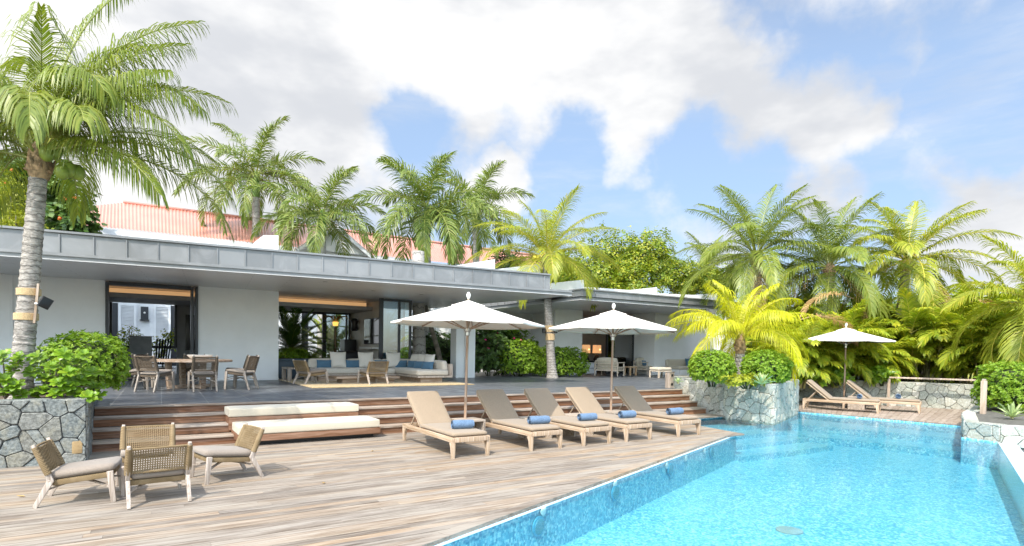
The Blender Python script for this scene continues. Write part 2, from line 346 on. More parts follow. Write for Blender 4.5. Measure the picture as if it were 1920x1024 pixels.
def soffitmat():
    m, t = newmat('boarded_soffit'); v = ocoord(t)
    rv = t.scaled(v, (1, 1, 1), (0, 0, R(5.5)))
    br = t.add('ShaderNodeTexBrick', offset=.37, i_Scale=1.0); t.l.new(rv, br.inputs['Vector'])
    br.inputs['Mortar Size'].default_value = .008; br.inputs['Brick Width'].default_value = 2.6; br.inputs['Row Height'].default_value = .3
    br.inputs['Color1'].default_value = (.66, .665, .67, 1); br.inputs['Color2'].default_value = (.71, .715, .72, 1); br.inputs['Mortar'].default_value = (.44, .44, .45, 1)
    g = t.noise(t.scaled(rv, (1, 26, 1)), 1.1, 5, .65)
    c = t.mix(t.maprange(g, .35, .7, 0, .4), br.outputs['Color'], (.80, .805, .81))
    setp(t, Base_Color=c, Roughness=.4, Specular_IOR_Level=.5); bump(t, g, .15, .006)
    return m
M['soffit'] = soffitmat()
def redroof():
    m, t = newmat('red_corrugated_sheet'); v = ocoord(t)
    n = t.noise(v, .9, 4)
    setp(t, Base_Color=t.mix(t.maprange(n, .3, .7), (.50, .19, .135), (.56, .23, .165)), Roughness=.3, Specular_IOR_Level=.8, Coat_Weight=.6, Coat_Roughness=.22)
    return m
M['redroof'] = redroof()
def emit(name, col, s):
    m, t = newmat(name); setp(t, Base_Color=col, Roughness=.6); t.p.inputs['Emission Color'].default_value = col + (1,); t.p.inputs['Emission Strength'].default_value = s; return m
M['lampshade'] = emit('lit_lampshade', (.80, .42, .18), .5)
M['lamp_rim'] = plain('blue_lamp_rim', (.10, .42, .60), .3, .1, 9); M['lamp_lens'] = plain('blue_grey_lens', (.12, .36, .46), .2, .15, 9)
M['bulb'] = emit('glowing_bulb', (1.0, .62, .2), 3.5)
M['fringe'] = emit('glowing_gilt_shade', (1.0, .58, .12), .8)

# ------------------------------------------------------------------ mesh helpers
class MB:
    def __init__(s): s.v = []; s.f = []
    def add(s, vs, fs):
        b = len(s.v); s.v += [tuple(v) for v in vs]; s.f += [tuple(i + b for i in f) for f in fs]; return s
    def box(s, c, d, rot=None):
        hx, hy, hz = d[0] / 2, d[1] / 2, d[2] / 2; c = Vector(c); vs = []
        for z in (-hz, hz):
            for x, y in ((-hx, -hy), (hx, -hy), (hx, hy), (-hx, hy)):
                p = Vector((x, y, z)); p = rot @ p if rot is not None else p; vs.append(c + p)
        return s.add(vs, [(3, 2, 1, 0), (4, 5, 6, 7), (0, 1, 5, 4), (1, 2, 6, 5), (2, 3, 7, 6), (3, 0, 4, 7)])
    def bb(s, a, b): return s.box([(a[i] + b[i]) / 2 for i in range(3)], [abs(b[i] - a[i]) for i in range(3)])
    def bar(s, a, b, w, h, a2=None):
        """rectangular bar from a to b; w across, h the other way; a2 = (w,h) at the far end"""
        a = Vector(a); b = Vector(b); d = (b - a).normalized()
        x = d.cross(Vector((0, 0, 1)))
        x = Vector((1, 0, 0)) if x.length < 1e-4 else x.normalized()
        y = x.cross(d); w2, h2 = a2 or (w, h); vs = []
        for p, ww, hh in ((a, w, h), (b, w2, h2)):
            for i, j in ((-1, -1), (1, -1), (1, 1), (-1, 1)): vs.append(p + x * (i * ww / 2) + y * (j * hh / 2))
        return s.add(vs, [(0, 1, 2, 3), (7, 6, 5, 4), (0, 4, 5, 1), (1, 5, 6, 2), (2, 6, 7, 3), (3, 7, 4, 0)])
    def prism(s, poly, z0, z1):
        n = len(poly)
        z0s = z0 if isinstance(z0, (list, tuple)) else [z0] * n; z1s = z1 if isinstance(z1, (list, tuple)) else [z1] * n
        vs = [(p[0], p[1], z0s[i]) for i, p in enumerate(poly)] + [(p[0], p[1], z1s[i]) for i, p in enumerate(poly)]
        return s.add(vs, [tuple(range(n))[::-1], tuple(range(n, 2 * n))] + [(i, (i + 1) % n, (i + 1) % n + n, i + n) for i in range(n)])
    def tube(s, pts, rad, n=8, caps=True):
        pts = [Vector(p) for p in pts]; k = len(pts)
        rad = rad if isinstance(rad, (list, tuple)) else [rad] * k
        b = len(s.v); px = None
        for i, p in enumerate(pts):
            d = (pts[min(i + 1, k - 1)] - pts[max(i - 1, 0)]).normalized()
            if px is None:
                px = d.cross(Vector((.13, .97, .21))).normalized()
            px = (px - d * px.dot(d)).normalized(); py = d.cross(px)
            for j in range(n):
                a = 2 * math.pi * j / n; s.v.append(tuple(p + (px * math.cos(a) + py * math.sin(a)) * rad[i]))
        for i in range(k - 1):
            for j in range(n):
                s.f.append((b + i * n + j, b + i * n + (j + 1) % n, b + (i + 1) * n + (j + 1) % n, b + (i + 1) * n + j))
        if caps:
            s.f.append(tuple(b + j for j in range(n))[::-1]); s.f.append(tuple(b + (k - 1) * n + j for j in range(n)))
        return s
    def lathe(s, prof, n=24, c=(0, 0, 0)):
        b = len(s.v); k = len(prof)
        for r, z in prof:
            for j in range(n):
                a = 2 * math.pi * j / n; s.v.append((c[0] + r * math.cos(a), c[1] + r * math.sin(a), c[2] + z))
        for i in range(k - 1):
            for j in range(n): s.f.append((b + i * n + j, b + i * n + (j + 1) % n, b + (i + 1) * n + (j + 1) % n, b + (i + 1) * n + j))
        s.f.append(tuple(b + j for j in range(n))[::-1]); s.f.append(tuple(b + (k - 1) * n + j for j in range(n)))
        return s
    def ball(s, c, r, n=10, sc=(1, 1, 1), jit=0):
        b = len(s.v); m = n // 2 + 1
        for i in range(m + 1):
            th = math.pi * i / m
            for j in range(n):
                a = 2 * math.pi * j / n; q = r * (1 + random.uniform(-jit, jit))
                s.v.append((c[0] + q * sc[0] * math.sin(th) * math.cos(a), c[1] + q * sc[1] * math.sin(th) * math.sin(a), c[2] + q * sc[2] * math.cos(th)))
        for i in range(m):
            for j in range(n): s.f.append((b + i * n + j, b + (i + 1) * n + j, b + (i + 1) * n + (j + 1) % n, b + i * n + (j + 1) % n))
        return s
    def cushion(s, c, d, r=.04, puff=.02, rot=None, n=8):
        """soft box: rounded edges, faces puffed outward, corners pinched a little"""
        h = [x / 2 for x in d]; r = min(r, min(h) * .95); c = Vector(c)
        for ax in range(3):
            for sg in (-1, 1):
                b = len(s.v); u_, v_ = (ax + 1) % 3, (ax + 2) % 3
                def prm(k, hh):
                    t = k / n * 2 - 1
                    return math.copysign(1 - (1 - abs(t)) ** 1.5, t) * hh
                for i in range(n + 1):
                    for j in range(n + 1):
                        p = [0, 0, 0]; p[ax] = sg * h[ax]; p[u_] = prm(i, h[u_]); p[v_] = prm(j, h[v_])
                        q = Vector([max(-(h[k] - r), min(h[k] - r, p[k])) for k in range(3)]); dd = Vector(p) - q
                        o = q + dd.normalized() * r if dd.length > 1e-9 else Vector(p)
                        f = (1 - (p[u_] / h[u_]) ** 2) * (1 - (p[v_] / h[v_]) ** 2); o[ax] += sg * puff * f
                        if rot is not None: o = rot @ o
                        s.v.append(tuple(c + o))
                for i in range(n):
                    for j in range(n):
                        q = (b + i * (n + 1) + j, b + (i + 1) * (n + 1) + j, b + (i + 1) * (n + 1) + j + 1, b + i * (n + 1) + j + 1)
                        s.f.append(q if sg > 0 else q[::-1])
        return s
    def build(s, name, mat, parent=None, smooth=None, bevel=0, fix=False, weld=False):
        me = bpy.data.meshes.new(name); me.from_pydata(s.v, [], s.f); me.update()
        if bevel or fix or weld:
            bm = bmesh.new(); bm.from_mesh(me)
            if weld: bmesh.ops.remove_doubles(bm, verts=bm.verts, dist=1e-5)
            bmesh.ops.recalc_face_normals(bm, faces=bm.faces)
            if bevel:
                es = [e for e in bm.edges if len(e.link_faces) == 2 and e.calc_face_angle(0) > R(30)]
                bmesh.ops.bevel(bm, geom=es, offset=bevel, segments=2, affect='EDGES', profile=.6, clamp_overlap=True)
            bm.to_mesh(me); bm.free()
        if smooth is not None or bevel:
            me.shade_smooth(); me.set_sharp_from_angle(angle=R(smooth if smooth is not None else 35))
        me.materials.append(M[mat] if isinstance(mat, str) else mat)
        o = bpy.data.objects.new(name, me); COL.objects.link(o)
        if parent is not None: o.parent = parent
        return o
def tag(o, label, cat, group=None):
    o['label'] = label; o['category'] = cat
    if group: o['group'] = group
    return o
def thing(name, label, cat, loc=(0, 0, 0), rz=0.0, group=None):
    o = bpy.data.objects.new(name, None); COL.objects.link(o); o.location = loc; o.rotation_euler = (0, 0, rz); o.empty_display_size = .2
    return tag(o, label, cat, group)
KIDS = {}
def kids(o): return [c for c in COL.objects if c.parent == o]
def dup(src, loc, rz, label, group=None, scale=1.0):
    r = src.copy(); COL.objects.link(r); r.location = loc; r.rotation_euler = (0, 0, rz); r['label'] = label; r.scale = (scale,) * 3
    if group: r['group'] = group
    for ch in kids(src):
        c = ch.copy(); COL.objects.link(c); c.parent = r
        for g in kids(ch):
            d = g.copy(); COL.objects.link(d); d.parent = c
    return r
def struct(name, mb, mat, **kw):
    o = mb.build(name, mat, **kw); o['kind'] = 'structure'; return o
def lerp(a, b, t): return a + (b - a) * t

T = .62                                                   # terrace level
# ------------------------------------------------------------------ ground
m = MB(); N = 24; L_ = 1500
m.add([(-L_, -L_, -1.7), (L_, -L_, -1.7), (L_, L_, -1.7), (-L_, L_, -1.7)], [(0, 1, 2, 3)])
struct('ground', m, 'earth')
# step/terrace edge lines: nosing i (0 = terrace edge) runs from left X to right X
XL, STEP_H = -.62, T / 4
def nose(i, x):                                            # Y of nosing i at x
    yl = 12.65 - .407 * i; yr = 12.36 - .44 * i
    return lerp(yl, yr, (x - XL) / (14.5 - XL))
XR = [14.52, 14.33, 14.17, 14.02]
# terrace slab
m = MB(); m.prism([(-14, nose(0, -14) + .115), (XR[0], nose(0, XR[0]) + .115), (16.8, 13.3), (34, 13.3), (34, 52), (-14, 52)], -.3, T - .004)
struct('terrace', m, 'slate', fix=True)
# ------------------------------------------------------------------ deck, board by board, round the pool
D1 = Vector((.9385, .3453)); PN = Vector((.3453, -.9385))   # pool axis; across it towards the pool
PE = Vector((2.13, 4.70))                                   # a point of the deck's edge over the water
TIP = PE + D1 * 9.72
def edge_x(y, off): # x of the line parallel to the pool edge, off metres inside the deck
    p = PE - PN * off; return p.x + (y - p.y) / D1.y * D1.x
m = MB(); rnd = random.Random(3); BW, GAP = .108, .009
y = .35
def deckrow(m, y0, y1, xl, xr0, xr1, lmin=2.2, lmax=4.6):
    x = xl - rnd.uniform(0, 3)
    while True:
        x2 = x + rnd.uniform(lmin, lmax); a0 = max(x, xl); last = x2 > min(xr0, xr1) - .5
        b0, b1 = (xr0, xr1) if last else (x2, x2)
        if b0 > a0 + .02 or b1 > a0 + .02:
            dz = rnd.uniform(-.0018, .0018)
            m.prism([(a0 + .002, y0), (max(b0, a0 + .01), y0), (max(b1, a0 + .01), y1), (a0 + .002, y1)], -.03, dz)
        if last: break
        x = x2
while y < 12.2:
    y1 = y + BW
    if y1 < TIP.y - .16:
        deckrow(m, y, y1, -9, edge_x(y, .15), edge_x(y1, .15))
    elif y1 < 10.46:
        deckrow(m, y, y1, -9, 11.28 + (y - 8.1) * .17, 11.28 + (y1 - 8.1) * .17)
    else:
        deckrow(m, y, y1, -9, 14.03, 14.03)
    y += BW + GAP
struct('deck', m, 'deck')
m = MB(); p0 = PE - D1 * 9; q = TIP
for i in range(6):                                          # border board along the water
    a, b = p0.lerp(q, i / 6), p0.lerp(q, (i + 1) / 6) - D1 * .004
    m.prism([tuple(a), tuple(b), tuple(b - PN * .145), tuple(a - PN * .145)], -.04, .003)
struct('deck_border', m, 'deck', fix=True)
m = MB(); m.prism([(-9, 1.9), (-9, 12.3), (14.4, 12.3), (14.05, 10.66), (11.5, 10.64), tuple(TIP - PN * .12 - D1 * .1), tuple(PE - D1 * 9 - PN * .12)], -.5, -.045)
struct('deck_base', m, 'soil', fix=True)
# ------------------------------------------------------------------ steps
m = MB(); mt = MB()
for i in range(4):
    zt = T - STEP_H * i; x0, x1 = XL, XR[i]
    xs = [x0]
    while xs[-1] < x1 - 5.0: xs.append(xs[-1] + rnd.uniform(2.2, 4.0))
    xs.append(x1)
    for a, b in zip(xs, xs[1:]):
        b -= .004
        ya, yb = nose(i, a), nose(i, b)
        for k in range(2):                                  # riser of two boards, set back under the nosing
            z0 = zt - .03 - (k + 1) * (STEP_H - .03) / 2; z1 = z0 + (STEP_H - .03) / 2 - .004
            m.prism([(a, ya + .025), (b, yb + .025), (b, yb + .06), (a, ya + .06)], z0 + .001, z1)
        d = .11 if i == 0 else .36
        nb = 1 if i == 0 else 3
        for k in range(nb):
            s0, s1 = d * k / nb, d * (k + 1) / nb - .004
            mt.prism([(a, ya + s0), (b, yb + s0), (b, yb + s1), (a, ya + s1)], zt - .03, zt + rnd.uniform(-.0015, .0015) + .002)
steps = thing('steps', 'long flight of four weathered timber steps between deck and terrace', 'steps', (6, 11.6, 0))
iv = Matrix.Translation((-6, -11.6, 0))
for o in (m.build('riser', 'riser', steps), mt.build('tread', 'tread', steps)): o.data.transform(iv)
# ------------------------------------------------------------------ pool
WZ = -.065
Q1 = Vector((15.66, 5.32)); Q2 = Vector((15.49, 4.66))
INF0 = Q2 - D1 * 22                                        # infinity edge runs back towards the camera
P0 = PE - D1 * 9
pool = [tuple(P0), tuple(TIP), (11.68, 10.5), (14.22, 10.53), (14.19, 9.07), (17.56, 10.38), (18.11, 6.22), (15.61, 5.36), tuple(Q2 - D1 * .04), tuple(INF0)]
area = sum(pool[i - 1][0] * pool[i][1] - pool[i][0] * pool[i - 1][1] for i in range(len(pool)))
m = MB(); m.add([(p[0], p[1], WZ) for p in pool], [tuple(range(len(pool))) if area > 0 else tuple(range(len(pool)))[::-1]]); struct('pool_water', m, 'water')
FZ = -.62
m = MB(); big = [(-9, -8), (20, -8), (20, 12), (-9, 12)]
m.add([(x, y_, FZ) for x, y_ in big], [(0, 1, 2, 3)])
n_ = len(pool)
for i in range(n_):
    if i == 8: continue
    a, b = pool[i], pool[(i + 1) % n_]
    m.add([(a[0], a[1], FZ), (b[0], b[1], FZ), (b[0], b[1], -.035), (a[0], a[1], -.035)], [(0, 1, 2, 3)])
# ledges along the far side and entry steps in the bay behind the deck's tip
fa, fb_ = Vector((17.53, 10.33)), Vector((18.13, 6.17))
for k, (w_, z_) in enumerate(((1.0, -.25), (1.9, -.44))):
    off = Vector((-w_, -.45 * w_ - .1))
    m.prism([tuple(fa), tuple(fb_ + Vector((0, -.3))), tuple(fb_ + off), tuple(fa + Vector((-w_ - .6, -.12 * w_ - .2)))], FZ - .01, z_)
for k in range(4):
    yb = 10.55 - .62 * k - .3
    m.prism([(11.2 + .17 * (yb - 8), yb), (14.6, yb - .1), (14.6, yb - .72), (11.1, yb - .62)], FZ - .01, -.19 - .10 * k)
struct('pool_basin', m, 'mosaic')
m = MB(); w0 = Q2 + D1 * .02; w1 = INF0
m.prism([tuple(w0), tuple(w1), tuple(w1 + PN * .3), tuple(w0 + PN * .3)], -1.69, WZ + .012)
struct('pool_edge_wall', m, 'mosaic_pale', fix=True)
m = MB(); m.prism([tuple(w0 + PN * .5), tuple(w1 + PN * .5), tuple(w1 + PN * 2.4), tuple(w0 + PN * 2.4)], -1.66, -1.0)
struct('overflow_basin', m, 'mosaic', fix=True)
# pale trim line just under the deck's edge
m = MB(); m.prism([tuple(P0 + PN * .0), tuple(TIP + PN * .0), tuple(TIP + PN * .02), tuple(P0 + PN * .02)], -.058, -.042)
struct('pool_coping_trim', m, 'ceramic', fix=True)
# ------------------------------------------------------------------ stone walls
def clip(poly, p, n):                                       # keep the side of the half plane where (x - p).n <= 0
    out = []
    for i in range(len(poly)):
        a, b = poly[i - 1], poly[i]; da, db = (a - p).dot(n), (b - p).dot(n)
        if (da <= 0) != (db <= 0): out.append(a.lerp(b, da / (da - db)))
        if db <= 0: out.append(b)
    return out
def stones(m, A, B, out, z0, z1, size, rng, gap=.004, th=.028):
    """irregular rubble blocks standing proud of the wall face from A to B"""
    L = (B - A).length; H = z1 - z0
    if L < .12: return
    ux = (B - A).normalized(); seeds = []; rows = max(1, round(H / (size * .82))); cols = max(1, round(L / size))
    for r in range(-1, rows + 1):
        for c in range(-1, cols + 1): 
            if rng.random() < .10: continue                       # a gap that larger neighbours fill
            seeds.append(Vector(((c + .5 + .5 * (r % 2) + rng.uniform(-.46, .46)) * L / cols, (r + .5 + rng.uniform(-.44, .44)) * H / rows)))
            if rng.random() < .16: seeds.append(seeds[-1] + Vector((rng.uniform(.3, .55) * size * rng.choice((-1, 1)), rng.uniform(-.4, .4) * size)))
    for i, s_ in enumerate(seeds):
        if not (-.3 < s_.x < L + .3 and -.3 < s_.y < H + .3): continue
        poly = [Vector((0, 0)), Vector((L, 0)), Vector((L, H)), Vector((0, H))]
        for j, q in enumerate(seeds):
            if j != i and (q - s_).length < size * 3.2:
                poly = clip(poly, (s_ + q) / 2, (q - s_).normalized())
                if len(poly) < 3: break
        if len(poly) < 3: continue
        cc = sum(poly, Vector((0, 0))) / len(poly)
        clean = []
        for p in poly:
            if not clean or (p - clean[-1]).length > .02: clean.append(p)
        if len(clean) > 2 and (clean[0] - clean[-1]).length < .02: clean.pop()
        if len(clean) < 3: continue
        # round the corners off a little and wobble the outline
        ring = []
        for k in range(len(clean)):
            a, b, d = clean[k - 1], clean[k], clean[(k + 1) % len(clean)]
            ring += [b.lerp(a, .08), b.lerp(d, .08)]
        n = len(ring); g = gap * rng.uniform(.6, 1.5); t1 = th * rng.uniform(.45, 1.25); tilt = Vector((rng.uniform(-.12, .12), rng.uniform(-.12, .12)))
        base = len(m.v)
        for lev, (ins, dep) in enumerate(((g, -.005), (g + .002, t1 * .6), (g + .012, t1))):
            for p in ring:
                d = (cc - p); q = p + (d.normalized() * min(ins * 1.15, d.length * .6) if d.length > 1e-6 else d)
                dd = dep + (((q - cc).dot(tilt) * .5 + rng.uniform(-.003, .003)) if lev == 2 else 0)
                w_ = A + ux * q.x + out * dd; m.v.append((w_.x, w_.y, z0 + q.y))
        for lev in range(2):
            for k in range(n): m.f.append((base + lev * n + k, base + lev * n + (k + 1) % n, base + (lev + 1) * n + (k + 1) % n, base + (lev + 1) * n + k))
        m.f.append(tuple(base + 2 * n + k for k in range(n)))
def wallthing(name, label, poly, z0, z1, mat, cat='stone wall', soil=None, faces=None, size=.30, seed=1, zs=None):
    c = sum((Vector(p) for p in poly), Vector((0, 0))) / len(poly)
    t_ = thing(name, label, cat, (c.x, c.y, z0)); rng = random.Random(seed); mort = mat.replace('stone', 'mortar')
    q = [Vector((p[0] - c.x, p[1] - c.y)) for p in poly]; n = len(q)
    area = sum(q[i - 1].x * q[i].y - q[i].x * q[i - 1].y for i in range(n))
    if area < 0: q.reverse()
    inner = None
    if soil is None: MB().prism([tuple(p) for p in q], 0, z1 - z0).build('core', mort, t_, fix=True)
    else:
        inner = []
        for i in range(n):
            a, b, d = q[i - 1], q[i], q[(i + 1) % n]
            e1 = (b - a).normalized(); e2 = (d - b).normalized(); n1 = Vector((-e1.y, e1.x)); n2 = Vector((-e2.y, e2.x)); bi = (n1 + n2).normalized()
            inner.append(b + bi * (.26 / max(.5, bi.dot(n1))))
        m = MB()
        for i in range(n):
            j = (i + 1) % n; m.prism([tuple(q[i]), tuple(q[j]), tuple(inner[j]), tuple(inner[i])], 0, z1 - z0)
        m.build('core', mort, t_, fix=True)
        MB().prism([tuple(p) for p in inner], 0, z1 - z0 - .06).build('soil', 'soil', t_, fix=True)
    m = MB()
    for i in range(n):
        a, b = q[i], q[(i + 1) % n]; e = (b - a).normalized(); o = Vector((e.y, -e.x)); mid = (a + b) / 2 + c
        if o.dot(mid) > .3 * mid.length: continue                    # faces turned well away from the terrace side
        za = zs if zs is not None else 0
        stones(m, a, b, o, za, z1 - z0 + .012, size, rng)
    # flat cap stones along the top
    for i in range(n):
        a, b = q[i], q[(i + 1) % n]; L = (b - a).length; e = (b - a) / L; o = Vector((e.y, -e.x)); x = 0
        while x < L - .1:
            x2 = min(L, x + rng.uniform(.3, .6)); g = .008; z = z1 - z0; w_ = .25; hh = z + rng.uniform(.006, .02)
            i0 = .0 if x > .02 else .24; i1 = .0 if x2 < L - .02 else .02
            p = [a + e * (x + g) + o * .01, a + e * (x2 - g) + o * .01, a + e * (x2 - g - i1) - o * w_, a + e * (x + g + i0 * .9) - o * w_]
            m.prism([tuple(v) for v in p], z - .02, hh); x = x2
    m.build('masonry', mat, t_)
    return t_
wallthing('stone_planter', 'blue grey rubble stone planter left of the timber steps', [(-9, 10.59), (-.62, 10.59), (-.68, 14.4), (-9, 14.4)], -.05, .93, 'stone_blue', 'planter', soil=1, size=.29, seed=2)
m = MB(); m.bb((-.79, 10.565, .13), (-.66, 10.70, .32)); tag(m.build('ochre_stone', plain('ochre_stone', (.34, .235, .115), .8, .2, 9, .5, 40), bevel=.02), 'ochre block set in the corner of the blue grey stone wall', 'stone')
wallthing('stone_planter', 'pale stone planter jutting into the pool with two round shrubs', [(14.05, 10.5), (14.15, 9.0), (17.5, 10.33), (17.2, 13.2), (14.75, 13.25)], -.125, .97, 'stone_pale', 'planter', soil=1, size=.25, seed=3)
wallthing('stone_wall', 'pale stone retaining wall behind the two far loungers', [(17.2, 12.7), (21.4, 12.75), (23.75, 7.55), (24.1, 7.7), (21.6, 13.1), (17.2, 13.1)], -.05, .84, 'stone_pale')
wallthing('stone_wall', 'low pale stone block beside the infinity edge under the thick post', [tuple(Q1), (15.47, 4.62), (15.9, 2.9), (20.5, 2.2), (23.0, 6.0), (23.7, 7.5), (18.1, 6.2)], -1.69, .32, 'stone_pale', seed=4, zs=1.57, size=.34)
# raised garden soil behind the walls
m = MB(); m.prism([(17.0, 13.0), (21.5, 12.9), (23.9, 7.6), (23.0, 5.9), (44, 4), (60, 30), (34, 30), (34, 13.3), (16.9, 13.3)], -1.6, .72); struct('garden_soil', m, 'soil', fix=True)
# the small deck with the two far loungers: boards run towards the pool
fd = MB()
A, B = Vector((17.55, 10.36)), Vector((18.15, 6.2))
for k in range(30):
    t0, t1 = k / 30, (k + 1) / 30 - .0016
    a, b = A.lerp(B, t0), A.lerp(B, t1)
    c0, c1 = Vector((21.4, 12.74)).lerp(Vector((23.7, 7.55)), t0), Vector((21.4, 12.74)).lerp(Vector((23.7, 7.55)), t1)
    mid0, mid1 = a.lerp(c0, rnd.uniform(.3, .7)), None
    f_ = rnd.uniform(.3, .7); e0, e1 = a.lerp(c0, f_), b.lerp(c1, f_)
    fd.prism([tuple(a), tuple(b), tuple(e1), tuple(e0)], -.03, rnd.uniform(-.002, .002))
    fd.prism([tuple(e0 + (c0 - a) * .0005), tuple(e1 + (c1 - b) * .0005), tuple(c1), tuple(c0)], -.03, rnd.uniform(-.002, .002))
fd.prism([tuple(A), (21.3, 12.7), (17.4, 12.7)], -.03, 0)
struct('far_deck', fd, 'deck_far', fix=True)
m = MB(); m.prism([(17.68, 10.4), (18.28, 6.26), (23.7, 7.5), (21.4, 12.7), (17.6, 12.7)], -.6, -.035); struct('far_deck_base', m, 'soil', fix=True)
# ------------------------------------------------------------------ the villa
ZS = 3.64
def fy(x): return 21.05 - .03 * x                          # facade line
def fl(x): return 16.53 - .0956 * x                        # roof's front line
villa = thing('villa', 'long low grey villa with wide flat zinc roof over the terrace', 'house', (4, 21, 0))
VI = Matrix.Translation((-4, -21, 0))
def vpart(mb, name, mat, par=None, **kw):
    o = mb.build(name, mat, villa if par is None else par, **kw); o.data.transform(VI); return o
def wallseg(x0, x1, d=.3, z0=T - .01, z1=ZS + .01):
    return MB().prism([(x0, fy(x0)), (x1, fy(x1)), (x1, fy(x1) + d), (x0, fy(x0) + d)], z0, z1)
vpart(wallseg(-2.88, -.77), 'wall', 'wall', fix=True)
vpart(wallseg(-14, -2.95), 'wall', 'wall', fix=True)
vpart(wallseg(1.66, 4.08), 'wall', 'wall', fix=True)
m = MB(); m.prism([(-2.95, fy(-2.95) - .03), (-2.88, fy(-2.88) - .03), (-2.88, fy(-2.9) + .2), (-2.95, fy(-2.9) + .2)], T, ZS); vpart(m, 'corner_trim', 'white_paint', fix=True)
for a, b in ((-2.88, -.77), (1.66, 4.08)):
    vpart(MB().prism([(a, fy(a) - .022), (b, fy(b) - .022), (b, fy(b) - .001), (a, fy(a) - .001)], T, T + .06), 'skirting', 'white_paint', fix=True)
# interior shells
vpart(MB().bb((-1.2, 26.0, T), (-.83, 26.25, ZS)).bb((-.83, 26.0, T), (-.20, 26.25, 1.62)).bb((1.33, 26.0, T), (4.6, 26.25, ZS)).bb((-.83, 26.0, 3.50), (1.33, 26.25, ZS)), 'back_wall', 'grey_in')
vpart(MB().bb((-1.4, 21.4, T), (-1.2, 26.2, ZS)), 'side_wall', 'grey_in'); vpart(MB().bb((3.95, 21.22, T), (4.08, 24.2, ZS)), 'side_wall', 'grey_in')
vpart(MB().bb((-1.2, 23.15, 3.46), (3.9, 23.4, 3.6)).bb((4.1, 23.15, 3.46), (7.9, 23.4, 3.6)), 'cove_strip', 'cove_glow')
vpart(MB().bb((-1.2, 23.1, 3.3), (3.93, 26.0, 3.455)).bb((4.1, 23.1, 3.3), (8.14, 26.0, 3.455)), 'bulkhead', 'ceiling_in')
def frame(x0, x1, y, z0, z1, w=.08, d=.09, mids=(), name='window', pane='glass', par=None):
    m = MB()
    m.bb((x0, y, z0), (x0 + w, y + d, z1)).bb((x1 - w, y, z0), (x1, y + d, z1)).bb((x0 + w, y, z1 - w), (x1 - w, y + d, z1))
    if z0 > T + .1: m.bb((x0 + w, y, z0), (x1 - w, y + d, z0 + w))
    for q in mids: m.bb((q - w / 2, y + .002, z0), (q + w / 2, y + d - .002, z1 - w))
    fr = vpart(m, name, 'dark_metal', par)
    if pane:
        g = MB().bb((x0 + w, y + .03, z0 + .01), (x1 - w, y + .045, z1 - w)).build('pane', pane, fr); g.data.transform(VI)
    return fr
frame(-.83, 1.33, 25.9, 1.62, 3.50, .09, .1, (), 'window', None)
m = MB().bb((-.77, 21.02, T), (-.68, 21.3, 3.6)).bb((1.46, 20.92, T), (1.53, 21.3, 3.6)).bb((1.58, 20.95, T), (1.65, 21.28, 3.6)).bb((-.68, 21.05, 3.52), (1.46, 21.3, 3.625))
vpart(m, 'door_frame', 'dark_metal')
# living room: glass corner, screen wall
vpart(MB().bb((8.15, 22.05, T), (8.35, 26.2, ZS)), 'screen_wall', 'beige_in')
frame(4.7, 7.0, 26.0, T, 3.31, .1, .1, (), 'window', None)
frame(7.0, 8.14, 26.0, T, 3.31, .07, .1, (7.98,), 'window', 'glass')
sd_ = frame(7.68, 8.92, 20.86, T, 3.62, .09, .1, (8.42,), 'sliding_door', 'glass_blue')
frame(7.74, 8.7, 20.99, T, 3.62, .07, .08, (), 'sliding_door', 'glass_blue')
vpart(MB().bb((7.6, 20.80, T), (7.76, 20.855, 3.625)), 'door_post', 'dark_metal')
# column
m = MB().bb((10.86, 20.86, T - .01), (11.24, 21.36, ZS)); m.bb((11.245, 20.72, T - .01), (11.66, 21.2, ZS)); vpart(m, 'column', 'wall')
# roof: thin projecting slab, set-back band of zinc panels with standing seams, cap
rf = [(-14, fl(-14)), (12.36, fl(12.36)), (11.3, 26.4), (11.2, 27.6), (-14, 27.6)]
vpart(MB().prism(rf, ZS, ZS + .012), 'soffit', 'soffit', fix=True)
e = .004
vpart(MB().prism([(-14, fl(-14) + e), (12.355, fl(12.36) + e), (11.3, 26.4), (11.2, 27.59), (-14, 27.59)], ZS + .014, ZS + .17), 'roof_edge', 'zinc', fix=True)
vpart(MB().prism([(-14, fl(-14) - .03), (12.39, fl(12.39) - .03), (11.33, 26.4), (11.2, 27.62), (-14, 27.62)], ZS + .095, ZS + .115), 'drip_flashing', 'zinc', fix=True)
SB = .42
b0, b1 = Vector((-14, fl(-14) + SB)), Vector((11.78, fl(11.78) + SB))
bd = (b1 - b0).normalized(); bn = Vector((-bd.y, bd.x)); BL = (b1 - b0).length
m = MB().prism([tuple(b0), tuple(b1), (10.9, 26.0), (-14, 26.5)], ZS + .172, 4.31); k = 0
while k * .655 < BL - .7:
    p = b0 + bd * (.128 + k * .655); q = p + bd * .627; m.prism([tuple(p - bn * .006), tuple(q - bn * .006), tuple(q + bn * .01), tuple(p + bn * .01)], ZS + .216, 4.30); k += 1
k = 0
while k * .655 < BL - .05:
    p = b0 + bd * (.1 + k * .655); q = p + bd * .028
    m.prism([tuple(p - bn * .035), tuple(q - bn * .035), tuple(q + bn * .01), tuple(p + bn * .01)], ZS + .20, 4.29); k += 1
vpart(m, 'roof_band', 'zinc', fix=True)
m = MB(); m.prism([tuple(b0 - bn * .06), tuple(b1 - bn * .06), tuple(b1 + bn * .2), tuple(b0 + bn * .2)], 4.315, 4.365); m.prism([tuple(b0 - bn * .05), tuple(b1 - bn * .05), tuple(b1 + bn * .02), tuple(b0 + bn * .02)], ZS + .175, ZS + .215)
vpart(m, 'roof_cap', 'zinc', fix=True)
